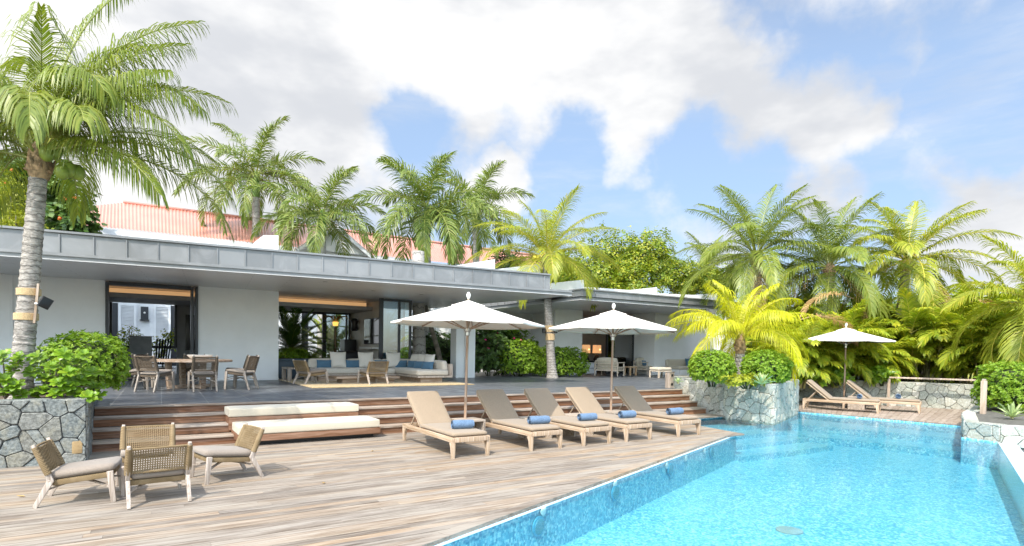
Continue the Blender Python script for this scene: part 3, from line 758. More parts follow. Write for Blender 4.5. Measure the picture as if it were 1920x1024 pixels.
def wedge(pts, Y0, depth, tr, par):
    n = len(pts); vs = []
    for (x, y) in pts:
        p = gy(x, y, Y0); vs.append(p)
    for p in list(vs): vs.append(p + Vector((0, depth, 0)))
    mb = MB().add(vs, [tuple(range(n)), tuple(range(n, 2 * n))[::-1]] + [(i, (i + 1) % n, (i + 1) % n + n, i + n) for i in range(n)])
    o = mb.build('roof_upstand', 'white', par, fix=True); o.data.transform(tr)
wedge([(450, 476), (494, 441), (522, 441.5), (522, 482)], 20.0, 2.0, VI, villa)
wedge([(820, 512), (837, 501), (928, 486), (928, 518)], 20.0, 2.2, VI, villa)
wedge([(926, 518), (930, 505), (1013, 494.5), (1013, 526)], 20.0, 2.2, VI, villa)
# downlights in the soffit
for x, y in ((300, 537), (150, 527), (610, 528), (700, 545), (640, 547), (790, 552)):
    p = gz(x, y, ZS); o = MB().lathe([(.07, -.004), (.07, -.012), (.045, -.012)], 16, (p.x, p.y, ZS)).build('downlight', 'steel', villa, smooth=40); o.data.transform(VI)
# ------------------------------------------------------------------ second pavilion
pav = thing('pavilion', 'smaller flat roofed white pavilion with dark fascia at the terrace end', 'house', (20, 22, 0))
PI_ = Matrix.Translation((-20, -22, 0))
def ppart(mb, name, mat, par=None, **kw):
    o = mb.build(name, mat, pav if par is None else par, **kw); o.data.transform(PI_); return o
Z2 = 3.80
ppart(MB().bb((16.95, 22.3, T - .01), (18.66, 22.6, Z2 + .01)), 'wall', 'white')
ppart(MB().bb((12.5, 26.2, T - .01), (18.6, 26.5, Z2 + .2)).bb((18.36, 22.602, T), (18.6, 26.2, Z2)), 'wall', 'white')
ppart(MB().bb((22.35, 20.95, T - .01), (25.6, 21.3, Z2 + .01)).bb((22.35, 21.302, T - .01), (22.65, 22.6, Z2 + .01)), 'wall', 'white')
ppart(MB().prism([(25.6, 20.95), (28.0, 20.6), (28.0, 21.0), (25.6, 21.3)], T - .01, Z2 + .01), 'wall', 'white', fix=True)
ppart(MB().prism([(27.2, 19.0), (27.6, 19.0), (27.6, 20.8), (27.2, 20.8)], T, [1.2, 1.2, 3.4, 3.4]), 'buttress', 'white', fix=True)
ppart(MB().bb((18.6, 26.8, T), (26, 27.0, Z2)).bb((23.6, 22.62, T), (23.8, 26.8, Z2)), 'interior_wall', 'beige_in')
m = MB()
for x in (18.9, 19.75, 20.9): m.bb((x, 26.3, T), (x + .05, 26.79, 3.3))
for z in (1.3, 1.85, 2.4, 2.95): m.bb((18.95, 26.32, z), (20.9, 26.78, z + .05))
ppart(m, 'shelving', 'white_paint')
def pframe(x0, x1, y, pane, mids=()):
    w = .09; m = MB().bb((x0, y, T), (x0 + w, y + .1, 3.7)).bb((x1 - w, y, T), (x1, y + .1, 3.7)).bb((x0 + w, y, 3.62), (x1 - w, y + .1, 3.7))
    for q in mids: m.bb((q - .04, y + .002, T), (q + .04, y + .098, 3.62))
    fr = ppart(m, 'sliding_door', 'dark_metal'); g = MB().bb((x0 + w, y + .03, T + .01), (x1 - w, y + .045, 3.62)).build('pane', pane, fr); g.data.transform(PI_)
pframe(20.4, 22.34, 22.4, 'glass_blue')
m = MB(); b = len(m.v)
for i in range(49):
    x = 21.75 + .6 * i / 48; y_ = 22.66 + .05 * math.sin(i * 1.1)
    m.v += [(x, y_, T + .02), (x, y_, 3.6)]
for i in range(48): m.f.append((2 * i, 2 * i + 2, 2 * i + 3, 2 * i + 1))
ppart(m, 'curtain', plain('pale_blue_curtain', (.42, .58, .62), .9, .08, 4), smooth=60)
m = MB().bb((15.2, 26.12, 2.0), (15.28, 26.2, 3.3)).bb((15.9, 26.12, 2.0), (15.98, 26.2, 3.3)).bb((15.28, 26.12, 3.22), (15.9, 26.2, 3.3)).bb((15.28, 26.12, 2.0), (15.9, 26.2, 2.08))
fr = ppart(m, 'window', 'white_paint'); g = MB().bb((15.28, 26.15, 2.08), (15.9, 26.17, 3.22)).build('pane', 'glass_blue', fr); g.data.transform(PI_)
C2 = Vector((14.7, 17.7))
pr = [(14.7, 17.7), (25, 17.35), (25, 28), (14.9, 28)]
ppart(MB().prism(pr, Z2, Z2 + .012), 'soffit', 'soffit', fix=True)
ppart(MB().prism([(14.704, 17.704), (25, 17.354), (25, 28), (14.9, 28)], Z2 + .014, Z2 + .16), 'roof_edge', 'zinc', fix=True)
ppart(MB().prism([(14.66, 17.66), (25, 17.31), (25, 28), (14.86, 28)], Z2 + .12, Z2 + .14), 'drip_flashing', 'dark_metal', fix=True)
m = MB().prism([(15.1, 18.1), (24.9, 17.76), (24.9, 27.9), (15.1, 27.9)], Z2 + .165, 4.25)
for k in range(15):
    x = 15.1 + k * .655; y_ = 18.1 - (x - 15.1) * .0181; m.bb((x, y_ - .035, Z2 + .2), (x + .028, y_ + .01, 4.235))
for k in range(14): y_ = 18.7 + k * .655; m.bb((15.065, y_, Z2 + .2), (15.11, y_ + .028, 4.235))
ppart(m, 'roof_band', 'zinc', fix=True)
ppart(MB().prism([(15.04, 18.04), (24.9, 17.7), (24.9, 17.9), (15.25, 18.25), (15.25, 27.9), (15.04, 27.9)], 4.255, 4.30), 'roof_cap', 'zinc', fix=True)
wedge([(1036, 556), (1034, 531), (1095, 524.5), (1095, 556)], 18.9, 2.0, PI_, pav)
wedge([(1097, 556), (1097, 538), (1180, 544), (1232, 538.5), (1232, 562)], 19.2, 2.0, PI_, pav)
wedge([(1234, 562), (1234, 550), (1300, 553), (1344, 550), (1344, 575)], 19.2, 2.0, PI_, pav)
# ------------------------------------------------------------------ red roofed building behind
red = thing('red_roofed_building', 'white building with red corrugated roof rising behind the villa', 'building', (6, 34, 0))
RI = Matrix.Translation((-6, -34, 0))
def rpart(mb, name, mat, par=None, **kw):
    o = mb.build(name, mat, red if par is None else par, **kw); o.data.transform(RI); return o
def corr(e0, e1, t0, t1, pitch=.15, amp=.022):
    """corrugated sheet between an eave line e0-e1 and a top line t0-t1"""
    e0, e1, t0, t1 = map(Vector, (e0, e1, t0, t1)); n = max(2, int((e1 - e0).length / pitch)); m = MB()
    nr = (e1 - e0).cross(t0 - e0)
    nr = nr.normalized() if nr.length > 1e-6 else Vector((0, 0, 1))
    if nr.z < 0: nr = -nr
    k = n * 4
    for i in range(k + 1):
        o = nr * amp * math.sin(i / 4 * 2 * math.pi)
        m.v += [tuple(e0.lerp(e1, i / k) + o), tuple(t0.lerp(t1, i / k) + o)]
    for i in range(k): m.f.append((2 * i, 2 * i + 2, 2 * i + 3, 2 * i + 1))
    return m
EY, RY = 33.6, 37.5
e_ = lambda x, y: gy(x, y, EY)
r_ = lambda x, y: gy(x, y, RY)
ez = e_(232, 429).z; rz_ = r_(232, 380).z
exl, ex0, ex1, ex2 = e_(60, 412).x, e_(232, 428).x, e_(520, 465).x, 26.0
rx0, rx1 = r_(231, 380).x, r_(518, 419).x
rpart(corr((ex0, EY, ez), (ex1, EY, ez), (rx0, RY, rz_), (rx1, RY, rz_)), 'roof', 'redroof', smooth=60)
rpart(corr((exl, EY + .6, ez), (ex0, EY, ez), (exl, RY - .3, rz_ - 1.0), (rx0, RY, rz_)), 'roof', 'redroof', smooth=60)
rpart(corr((ex1, EY, ez), (ex2, EY - .4, ez), (rx1, RY - .4, rz_ - .15), (ex2 + 1, RY - 1.2, rz_ - .35)), 'roof', 'redroof', smooth=60)
m = MB().tube([(rx0, RY, rz_ + .02), (rx1, RY, rz_ + .02), (ex2 + 1, RY - .8, rz_ - .2)], .09, 8); rpart(m, 'ridge_cap', 'redroof', smooth=60)
m = MB().bb((exl, EY - .10, ez - .36), (ex2, EY + .02, ez - .10)).bb((exl, EY + .1, ez - .75), (ex2, EY + .2, ez - .37))
rpart(m, 'gutter', 'white_paint')
WY = 34.0
rpart(MB().bb((-9, WY, -.2), (26, WY + .3, ez - .4)), 'wall', 'white_paint')
g0, g1, ga = gy(562, 465, 33.2), gy(690, 479, 33.2), gy(628.6, 427, 33.2)
gz_ = (g0.z + g1.z) / 2
A3, B3, C3 = Vector((g0.x, 33.2, gz_)), Vector((g1.x, 33.2, gz_)), Vector(((g0.x + g1.x) / 2, 33.2, ga.z + .06))
m = MB().add([A3, B3, C3, A3 + Vector((0, 3, 0)), B3 + Vector((0, 3, 0)), C3 + Vector((0, 3, 0))], [(0, 1, 2), (5, 4, 3), (0, 3, 4, 1), (1, 4, 5, 2), (2, 5, 3, 0)]); rpart(m, 'gable', 'white', fix=True)
upo = Vector((0, 0, .1))
for a, b in ((A3, C3), (B3, C3)):
    d = (b - a); m = corr(a - d * .1 + Vector((0, -.25, 0)) + upo, a - d * .1 + Vector((0, 3.2, 0)) + upo, b + Vector((0, -.25, 0)) + upo, b + Vector((0, 3.2, 0)) + upo); rpart(m, 'gable_roof', 'redroof', smooth=60)
    rpart(MB().bar(a - d * .1 + Vector((0, -.2, 0)), b + Vector((0, -.2, 0)), .06, .22), 'bargeboard', 'white_paint')
# louvred shutters, dark openings, lantern on that building's wall
def shutter(x0, x1, z0, z1):
    f = MB().bb((x0, WY - .09, z0), (x0 + .1, WY - .02, z1)).bb((x1 - .1, WY - .09, z0), (x1, WY - .02, z1)).bb((x0 + .1, WY - .09, z1 - .12), (x1 - .1, WY - .02, z1)).bb((x0 + .1, WY - .09, z0), (x1 - .1, WY - .02, z0 + .12))
    fr = rpart(f, 'shutter', 'white_paint'); s = MB(); z = z0 + .16; rr = Matrix.Rotation(R(38), 3, 'X')
    while z < z1 - .14: s.box(((x0 + x1) / 2, WY - .055, z), (x1 - x0 - .2, .075, .012), rr); z += .068
    o = s.build('slats', 'white_paint', fr); o.data.transform(RI)
def gX(x, y): return gy(x, y, WY - .05)
for (xa, xb) in ((222, 256), (288, 320), (796, 822), (828, 848)):
    shutter(gX(xa, 600).x, gX(xb, 600).x, .7, 3.75 if xa < 400 else 4.4)
for xa, xb in ((206, 221), (320, 334), (566, 578), (850, 866)): m = MB().bb((gX(xa, 600).x, WY - .02, .7), (gX(xb, 600).x, WY + .05, 3.75)); rpart(m, 'opening', 'dark_metal')
p = gX(271, 587); lan = rpart(MB().bb((p.x - .16, WY - .3, p.z - .05 - .28), (p.x + .16, WY - .26, p.z + .3)).bb((p.x - .2, WY - .3, p.z - .37), (p.x + .2, WY, p.z - .33)).bb((p.x - .16, WY - .26, p.z + .26), (p.x + .16, WY, p.z + .3)), 'wall_lantern', 'dark_metal')
o = MB().ball((p.x, WY - .32, p.z), .05, 10).build('bulb', 'ceramic', lan, smooth=60); o.data.transform(RI)
m = MB()
for k in range(60): m.bb((-9 + k * .5, WY - .012, 0), (-9 + k * .5 + .02, WY + .01, ez - .6))
rpart(m, 'board_batten', 'white_paint')
# ------------------------------------------------------------------ chairs
def weave(m, a, b, c, d, nu, nv, w, th=.006):
    """open lattice on the quad a-b-c-d (a,b bottom; d,c top); bows a little backwards"""
    a, b, c, d = map(Vector, (a, b, c, d)); nr = (b - a).cross(d - a).normalized()
    def P(u, v):
        p = a.lerp(b, u).lerp(d.lerp(c, u), v); return p + nr * (-.022 * math.sin(math.pi * u))
    for i in range(nu):
        u = (i + .5) / nu
        for k in range(2):
            m.bar(P(u, k / 2), P(u, (k + 1) / 2), w, th)
    for j in range(nv):
        v = (j + .5) / nv
        for k in range(8): m.bar(P(k / 8, v) + nr * .002, P((k + 1) / 8, v) + nr * .002, th, w)
def make_chair(name, label, cat, wd, dp, zs, ztop, wood, rope, seat, dense=(22, 10), cush=.085, group=None):
    """y forward: front legs at +y; posts lean back, rear legs kick out"""
    t_ = thing(name, label, cat, (0, 0, 0), 0, group); h = wd / 2; yb, yf = -dp / 2, dp / 2
    kn, kz = yb + .15 * dp / .8, zs - .02                       # the knuckle where the post meets the seat rail
    ty = yb - .03
    for s_ in (-1, 1):
        x = s_ * (h - .025)
        m = MB().bar((x, yf + .02, 0), (x, yf - .015, zs + .035), .036, .05, (.042, .062)); m.build('leg', wood, t_, bevel=.006)
        m = MB().bar((x, yb - .02, 0), (x, kn - .0, kz), .036, .042, (.04, .06)); m.bar((x, kn, kz - .02), (x, ty, ztop), .04, .06, (.036, .036)); m.build('leg', wood, t_, bevel=.006)
        lo, hi = .16, .93
        a, b = Vector((x, kn, kz)), Vector((x, ty, ztop))
        m = MB().tube([a.lerp(b, lo), a.lerp(b, .3), a.lerp(b, .7), a.lerp(b, hi)], [.036, .037, .033, .03], 8); m.build('post_wrap', rope, t_, smooth=50)
    a, b = Vector((h - .03, kn, kz)), Vector((h - .03, ty, ztop)); flip = lambda p: Vector((-p.x, p.y, p.z))
    m = MB(); p0, p1 = a.lerp(b, .2), a.lerp(b, .9)
    weave(m, flip(p0), p0, p1, flip(p1), dense[0], dense[1], .011)
    for q in (.2, .91):
        p = a.lerp(b, q); n = 8
        m.tube([Vector((lerp(-p.x, p.x, k / n), p.y - .022 * math.sin(math.pi * k / n) * -1 * -1, p.z)) for k in range(n + 1)], .014, 6)
    m.build('woven_back', rope, t_, smooth=40)
    # woven seat frame and cushion, front edge a little higher
    tilt = math.atan2(.055, dp * .8); rr = Matrix.Rotation(tilt, 3, 'X'); cy = (kn + yf) / 2
    MB().box((0, cy, zs - .035), (wd - .09, yf - kn + .0, .06), rr).build('seat_frame', rope, t_, bevel=.012)
    MB().cushion((0, cy + .0, zs + cush / 2 + .0), (wd - .10, yf - kn + .05, cush), .038, .012, rr).build('seat_cushion', seat, t_, smooth=60, weld=True)
    zc = zs * .55
    for s_ in (-1, 1):
        m = MB(); n = 10
        pts = []
        for k in range(n + 1):
            q = k / n; pts.append(Vector((s_ * lerp(h - .03, -(h - .03), q), lerp(yb + .06, yf, q), zc + .055 * math.sin(math.pi * q) + (.006 if s_ > 0 else -.006))))
        for p, q in zip(pts, pts[1:]): m.bar(p, q, .03, .018)
        m.build('stretcher', wood if wood != 'pale_wood' else 'grey_wood', t_)
    return t_
G1 = 'low woven lounge chairs grouped on the deck'
lc = make_chair('lounge_chair', 'left low woven chair on the deck seen from the side facing right', 'chair', .62, .66, .31, .67, 'pale_wood', 'rope', 'seat_grey', (24, 10), .085, G1)
lc.location = (-.52, 8.08, 0); lc.rotation_euler = (0, 0, R(-97))
dup(lc, (.19, 7.68, 0), R(5), 'low woven chair nearest the camera seen from behind', G1)
dup(lc, (.12, 8.95, 0), R(176), 'low woven chair with its back towards the timber steps, behind the nearest one', G1)
dup(lc, (1.02, 8.50, 0), R(103), 'right low woven chair beside the cream daybed, facing left', G1)
G2 = 'woven lounge chairs under the villa roof'
dup(lc, (4.52, 18.35, T), R(-72), 'woven lounge chair beside the low bench at the left edge of the rug', G2, 1.12)
dup(lc, (6.30, 17.75, T), R(8), 'woven lounge chair in front of the sofa with its back to the pool', G2, 1.12)
# dining set
TC = Vector((1.25, 17.45))
dt = thing('dining_table', 'round reclaimed wood dining table on the slate terrace', 'table', (TC.x, TC.y, T))
MB().lathe([(.94, .70), (.96, .705), (.96, .752), (.94, .76)], 40).build('tabletop', 'table_wood', dt, smooth=30)
for a in (20, 110, 200, 290):
    c, s_ = math.cos(R(a)), math.sin(R(a)); MB().bar((c * .55, s_ * .55, .05), (c * .6, s_ * .6, .70), .13, .13).build('leg', 'table_wood', dt, bevel=.01)
MB().box((0, 0, .05), (1.2, .14, .09), Matrix.Rotation(R(20), 3, 'Z')).build('foot_beam', 'table_wood', dt, bevel=.008)
MB().box((0, 0, .052), (1.2, .135, .08), Matrix.Rotation(R(110), 3, 'Z')).build('foot_beam', 'table_wood', dt, bevel=.008)
bw = MB().lathe([(.16, 0), (.24, .035), (.30, .10), (.31, .12), (.295, .12), (.23, .05), (.12, .03)], 36); o = bw.build('bowl', 'ceramic', None, smooth=50); o.location = (1.42, 17.35, T + .762)
tag(o, 'wide white bowl on the round dining table', 'bowl')
G3 = 'woven dining chairs round the table'
CH = [(228, 1.30, 'dining chair with its back to the pool, left of the two nearest ones'), (276, 1.28, 'dining chair with its back to the pool, nearest the white bowl'),
      (325, 1.34, 'dining chair at the right front of the table, turned towards the bowl'), (18, 1.3, 'dining chair on the far right side, in front of the plain grey wall'),
      (84, 1.28, 'dining chair at the back of the table behind the white bowl'), (136, 1.3, 'dining chair at the back left, in front of the tall zinc planter'), (186, 1.36, 'dining chair at the left end of the round table, seen from the side')]
dc = None
for a, rad, lb in CH:
    p = (TC.x + rad * math.cos(R(a)), TC.y + rad * math.sin(R(a)), T); rz = R(a + 90)
    if dc is None:
        dc = make_chair('dining_chair', lb, 'chair', .56, .60, .44, .89, 'grey_wood', 'rope_dark', 'seat_grey', (20, 10), .06, G3); dc.location = p; dc.rotation_euler = (0, 0, rz)
    else: dup(dc, p, rz, lb, G3)
# ------------------------------------------------------------------ loungers, towels, side tables
GL = 'sun loungers lined up along the pool deck'
def make_lounger(label):
    t_ = thing('sun_lounger', label, 'sun lounger', (0, 0, 0), 0, GL); w_, L = .66, 2.12; h = w_ / 2      # y = 0 foot end, y = L head end
    for s_ in (-1, 1):
        MB().bb((s_ * h - .022, .0, .255), (s_ * h + .022, L, .335)).build('side_rail', 'teak_y', t_, bevel=.006)
        for y_, d in ((.045, 1), (L - .045, -1)):
            x = s_ * (h - .01)
            m = MB().add([(x - .03, y_ - .045, .254), (x + .03, y_ - .045, .254), (x + .03, y_ + .045, .254), (x - .03, y_ + .045, .254),
                          (x - .024, y_ - .04 * d - .024 + .024 * d, 0), (x + .024, y_ - .04 * d - .024 + .024 * d, 0), (x + .024, y_ - .04 * d + .024 + .024 * d, 0), (x - .024, y_ - .04 * d + .024 + .024 * d, 0)],
                         [(0, 1, 2, 3), (7, 6, 5, 4), (0, 4, 5, 1), (1, 5, 6, 2), (2, 6, 7, 3), (3, 7, 4, 0)])
            m.prism([(x - .02, y_ + .04 * d), (x + .02, y_ + .04 * d), (x + .02, y_ + .10 * d), (x - .02, y_ + .10 * d)], [.16, .16, .25, .25], .253)
            m.build('leg', 'teak', t_, fix=True, bevel=.004)
    MB().bb((-h + .024, -.018, .257), (h - .024, .026, .337)).build('end_rail', 'teak', t_, bevel=.006)
    MB().bb((-h + .024, L - .03, .262), (h - .024, L + .01, .332)).build('end_rail', 'teak', t_, bevel=.006)
    m = MB()
    for k in range(11): m.bb((-h + .024, .10 + k * .118, .292), (h - .024, .17 + k * .118, .312))
    m.build('slats', 'teak', t_)
    hy, hz = 1.36, .335; ang = R(40); BLn = .86
    rr = Matrix.Rotation(ang, 3, 'X'); d = rr @ Vector((0, 1, 0)); up_ = rr @ Vector((0, 0, 1)); hp = Vector((0, hy, hz))
    m = MB()
    for s_ in (-1, 1): m.box(hp + d * (BLn / 2) + Vector((s_ * (h - .05), 0, 0)) - up_ * .02, (.04, BLn, .034), rr)
    for k in range(7): m.box(hp + d * (.1 + k * .118) - up_ * .02, (w_ - .14, .07, .016), rr)
    m.build('backrest_frame', 'teak_y', t_)
    for s_ in (-1, 1): MB().bar(hp + d * .46 + Vector((s_ * .22, 0, 0)) - up_ * .03, (s_ * .22, 2.0, .30), .022, .022).build('prop', 'teak', t_)
    MB().cushion((0, .025 + hy / 2, .372), (w_ - .02, hy - .0, .066), .03, .006, None, 10).build('mattress', 'taupe', t_, smooth=60, weld=True)
    MB().cushion(hp + d * (BLn / 2 + .015) + up_ * .037, (w_ - .02, BLn + .02, .066), .03, .006, rr, 10).build('backrest_cushion', 'taupe', t_, smooth=60, weld=True)
    return t_
LX = [4.59, 6.11, 7.29, 8.37, 9.85]
LB = ['sun lounger nearest the camera, leftmost of the five at the pool', 'second sun lounger from the left, its back shaded by the left parasol', 'middle one of the five sun loungers in the row at the steps',
      'fourth lounger of the row, directly left of the slatted table under the second parasol', 'last sun lounger of the row, beside the pool inlet']
lg = make_lounger(LB[0])
lounge_pos = []
for i, x in enumerate(LX):
    loc = (x, 8.23 - .012 * i, 0); rz = R(.6 * ((i * 7) % 3 - 1))
    if i: dup(lg, loc, rz, LB[i], GL)
    else: lg.location = loc; lg.rotation_euler = (0, 0, rz)
    lounge_pos.append((loc, rz))
ax = math.atan2(D1.y, D1.x)
for loc, lb in (((19.36, 8.78, 0), 'left lounger of the far pair by the stone wall'), ((20.75, 8.22, 0), 'right lounger of the far pair, next to the wooden rail')):
    dup(lg, loc, ax, lb, GL); lounge_pos.append((loc, ax))
# rolled towels
m = MB(); n, k = 22, 12
rings = []
for i in range(k + 1):
    x = lerp(-.185, .185, i / k)
    for j in range(n):
        a = 2 * math.pi * j / n; rr_ = .078 * (1 + .05 * noise.noise(Vector((x * 9, math.cos(a) * 2, math.sin(a) * 2)))); rr_ *= .93 if i in (0, k) else 1
        m.v.append((x, rr_ * math.cos(a), rr_ * math.sin(a) * .95))
for i in range(k):
    for j in range(n): m.f.append((i * n + j, i * n + (j + 1) % n, (i + 1) * n + (j + 1) % n, (i + 1) * n + j))
for sd__ in (-1, 1):                                          # the coiled end
    b = len(m.v); cnt = 0
    for i in range(70):
        a = i * .42; r_in = .008 + .066 * i / 70
        m.v += [(sd__ * (.178 - .012), r_in * math.cos(a), r_in * math.sin(a) * .95), (sd__ * .196, (r_in + .005) * math.cos(a), (r_in + .005) * math.sin(a) * .95)]
    for i in range(69): m.f.append((b + 2 * i, b + 2 * i + 2, b + 2 * i + 3, b + 2 * i + 1))
    b = len(m.v)
    for j in range(n): m.v.append((sd__ * .176, .074 * math.cos(2 * math.pi * j / n), .07 * math.sin(2 * math.pi * j / n)))
    m.f.append(tuple(b + j for j in range(n)))
tw = m.build('towel', 'towel', None, smooth=60); GT = 'rolled blue towels on the loungers'
TL = ['rolled blue towel on the nearest lounger, leftmost of all', 'rolled blue towel on the second lounger from the left', 'rolled blue towel on the middle lounger of the five', 'rolled blue towel on the fourth lounger, near the second parasol pole',
      'rolled blue towel on the last lounger of the row by the inlet', 'rolled blue towel on the left lounger of the far pair', 'rolled blue towel on the right lounger of the far pair']
TY = [.44, .40, .40, .42, .44, .55, .6]; TX = [.06, .1, .08, .06, .02, -.02, -.02]
for i, ((loc, rz), lb) in enumerate(zip(lounge_pos, TL)):
    o = tw if i == 0 else tw.copy()
    if i: COL.objects.link(o)
    p = Vector(loc) + Matrix.Rotation(rz, 3, 'Z') @ Vector((TX[i], TY[i], .484)); o.location = p; o.rotation_euler = (R((i * 37) % 40 - 20), 0, rz + R((i * 53) % 17 - 8)); o.scale = (1 + .05 * ((i * 5) % 3 - 1), 1 - .04 * ((i * 7) % 3 - 1), 1 - .04 * ((i * 7) % 3 - 1)); tag(o, lb, 'towel', GT)
# slatted side tables; two carry a parasol
def make_table(label):
    t_ = thing('side_table', label, 'side table', (0, 0, 0), 0, 'slatted side tables between the loungers'); m = MB()
    for k in range(5): m.bb((-.26, -.24 + k * .097, .385), (.26, -.24 + k * .097 + .092, .42))
    m.build('tabletop', 'grey_teak', t_, bevel=.003)
    for s_ in (-1, 1):
        m = MB()
        for k in range(6): m.bb((s_ * .235 - .018, -.24 + k * .081, .0), (s_ * .235 + .018, -.24 + k * .081 + .07, .384))
        m.bb((s_ * .235 - .012, -.24, .03), (s_ * .235 + .012, .24, .36)); m.build('leg_panel', 'grey_teak', t_)
    return t_
M['grey_teak'] = woodmat('greyed_teak', [(.40, .33, .26), (.46, .38, .30), (.36, .30, .24)], 0, .6, 34, .25)
U1, U2, U3 = Vector((5.36, 9.89)), Vector((9.10, 9.82)), Vector((20.2, 10.3))
tb = make_table('slatted side table round the left parasol pole'); tb.location = (U1.x, U1.y - .12, 0)
dup(tb, (6.72, 9.45, 0), R(2), 'slatted side table between the second and the middle lounger'); dup(tb, (7.85, 9.5, 0), R(-2), 'slatted side table between the middle and the fourth lounger')
dup(tb, (U2.x, U2.y - .15, 0), 0, 'slatted side table round the second parasol pole'); dup(tb, (U3.x - .15, U3.y - .5, 0), ax, 'slatted side table between the two far loungers')
# ------------------------------------------------------------------ parasols
def make_umbrella(label, rad=1.5, hr=2.26, ha=2.70):
    t_ = thing('parasol', label, 'parasol', (0, 0, 0), 0, 'white parasols'); n = 8; sub = 6; ring = 9
    m = MB(); b = 0
    rows = []
    for i in range(ring + 1):
        q = .17 + .83 * i / ring
        for j in range(n * sub):
            a = 2 * math.pi * j / (n * sub); fr = (j % sub) / sub; rib = math.cos(math.pi / n) / math.cos((fr - .5) * 2 * math.pi / n)
            sag = math.sin(math.pi * fr) * .014 * q
            rr_ = rad * q * (rib - .012 * math.sin(math.pi * fr) * q); z = ha - (ha - hr) * (q ** .93) - sag
            m.v.append((rr_ * math.cos(a), rr_ * math.sin(a), z))
    c = n * sub
    for i in range(ring):
        for j in range(c): m.f.append((i * c + j, (i + 1) * c + j, (i + 1) * c + (j + 1) % c, i * c + (j + 1) % c))
    b = len(m.v)
    for j in range(c):                                       # short hem turned down along the rim
        x, y_, z = m.v[ring * c + j]; m.v.append((x * .999, y_ * .999, z - .03))
    for j in range(c): m.f.append((ring * c + j, b + j, b + (j + 1) % c, ring * c + (j + 1) % c))
    m.build('canopy', 'canopy', t_, smooth=25)
    m = MB()
    for i in range(4):
        q = .02 + .20 * i / 3
        for j in range(c):
            a = 2 * math.pi * j / c; fr = (j % sub) / sub; rib = math.cos(math.pi / n) / math.cos((fr - .5) * 2 * math.pi / n)
            m.v.append((rad * q * rib * math.cos(a), rad * q * rib * math.sin(a), ha + .018 - (ha - hr) * (q ** .93) * .97 - .012 * math.sin(math.pi * fr) * i))
    for i in range(3):
        for j in range(c): m.f.append((i * c + j, (i + 1) * c + j, (i + 1) * c + (j + 1) % c, i * c + (j + 1) % c))
    m.build('vent_cap', 'canopy', t_, smooth=25)
    MB().tube([(0, 0, .02), (0, 0, 2.1)], .026, 12).build('pole', 'pole_wood', t_, smooth=50)
    MB().tube([(0, 0, 2.1), (0, 0, ha + .03)], .022, 12).build('pole_top', 'pole_wood', t_, smooth=50)
    MB().lathe([(.03, 2.02), (.045, 2.03), (.045, 2.10), (.07, 2.12), (.07, 2.17), (.03, 2.18)], 16).build('hub', 'steel', t_, smooth=40)
    MB().lathe([(.012, ha + .02), (.02, ha + .05), (.038, ha + .075), (.043, ha + .11), (.033, ha + .145), (.012, ha + .17)], 16).build('finial', 'ceramic', t_, smooth=60)
    MB().lathe([(.24, .0), (.24, .05), (.05, .06), (.04, .25)], 24).build('base', 'steel', t_, smooth=40)
    ho = rad * math.cos(math.pi / n)
    for k in range(n):
        a = 2 * math.pi * (k + .0) / n; c_, s_ = math.cos(a), math.sin(a); q = 1.0
        rr_ = rad * .985 * math.cos(math.pi / n) / math.cos(-math.pi / n)
        e_ = Vector((rr_ * c_, rr_ * s_, hr - .025)); top = Vector((.04 * c_, .04 * s_, ha - .07))
        rb = MB().bar(top, e_, .018, .024).build('rib', 'pole_wood', t_)
        mid = top.lerp(e_, .5); MB().bar((.05 * c_, .05 * s_, 2.15), mid - Vector((0, 0, .01)), .016, .022).build('strut', 'pole_wood', rb)
    return t_
um = make_umbrella('left white parasol standing between the nearest two loungers'); um.location = (U1.x, U1.y, 0); um.rotation_euler = (0, R(1.0), R(12))
o = dup(um, (U2.x, U2.y, 0), R(20), 'second white parasol standing before the last lounger of the row'); o.rotation_euler = (0, R(.9), R(20))
o = dup(um, (U3.x, U3.y, 0), R(5), 'farthest white parasol over the pair of loungers by the stone wall')
# ------------------------------------------------------------------ built-in daybed on the steps
db = thing('daybed', 'cream cushioned two level daybed built into the timber steps', 'daybed', (2.75, 11.4, 0))
MB().bb((-1.28, -.50, .085), (1.28, .8, .20)).build('platform', 'riser', db, bevel=.006)
MB().bb((-1.20, -.30, 0), (1.20, .6, .084)).build('plinth', 'black', db)
MB().bb((-1.32, .305, .2), (1.10, 1.0, .43)).build('back_platform', 'riser', db, bevel=.006)
MB().cushion((0, -.10, .282), (2.54, .80, .155), .022, .006, None, 12).build('seat_cushion', 'cream', db, smooth=60, weld=True)
MB().cushion((-.10, .66, .512), (2.44, .66, .155), .022, .006, None, 12).build('back_cushion', 'cream', db, smooth=60, weld=True)
# ------------------------------------------------------------------ living terrace
o = MB().bb((4.1, 16.45, T), (9.25, 20.98, T + .014)).build('rug', 'jute'); tag(o, 'golden jute rug under the outdoor sofa group', 'rug')
sf = thing('corner_sofa', 'large beige corner sofa on a low wooden plinth under the villa roof', 'sofa', (7.0, 19.8, T + .015))
MB().bb((-1.9, -.12, 0), (1.1, .68, .16)).build('plinth', 'table_wood', sf); MB().bb((.95, -2.0, 0), (1.75, -.125, .16)).build('plinth', 'table_wood', sf)
MB().bb((-2.05, -.22, .162), (.80, .98, .225)).build('deck', 'pale_wood', sf); MB().bb((.805, -2.1, .162), (2.1, .98, .225)).build('deck', 'pale_wood', sf)
MB().bb((1.99, -2.1, .226), (2.1, .98, .62)).build('back_rail', 'pale_wood', sf, bevel=.008); MB().bb((-2.05, .90, .226), (1.985, .98, .60)).build('back_rail', 'pale_wood', sf, bevel=.008)
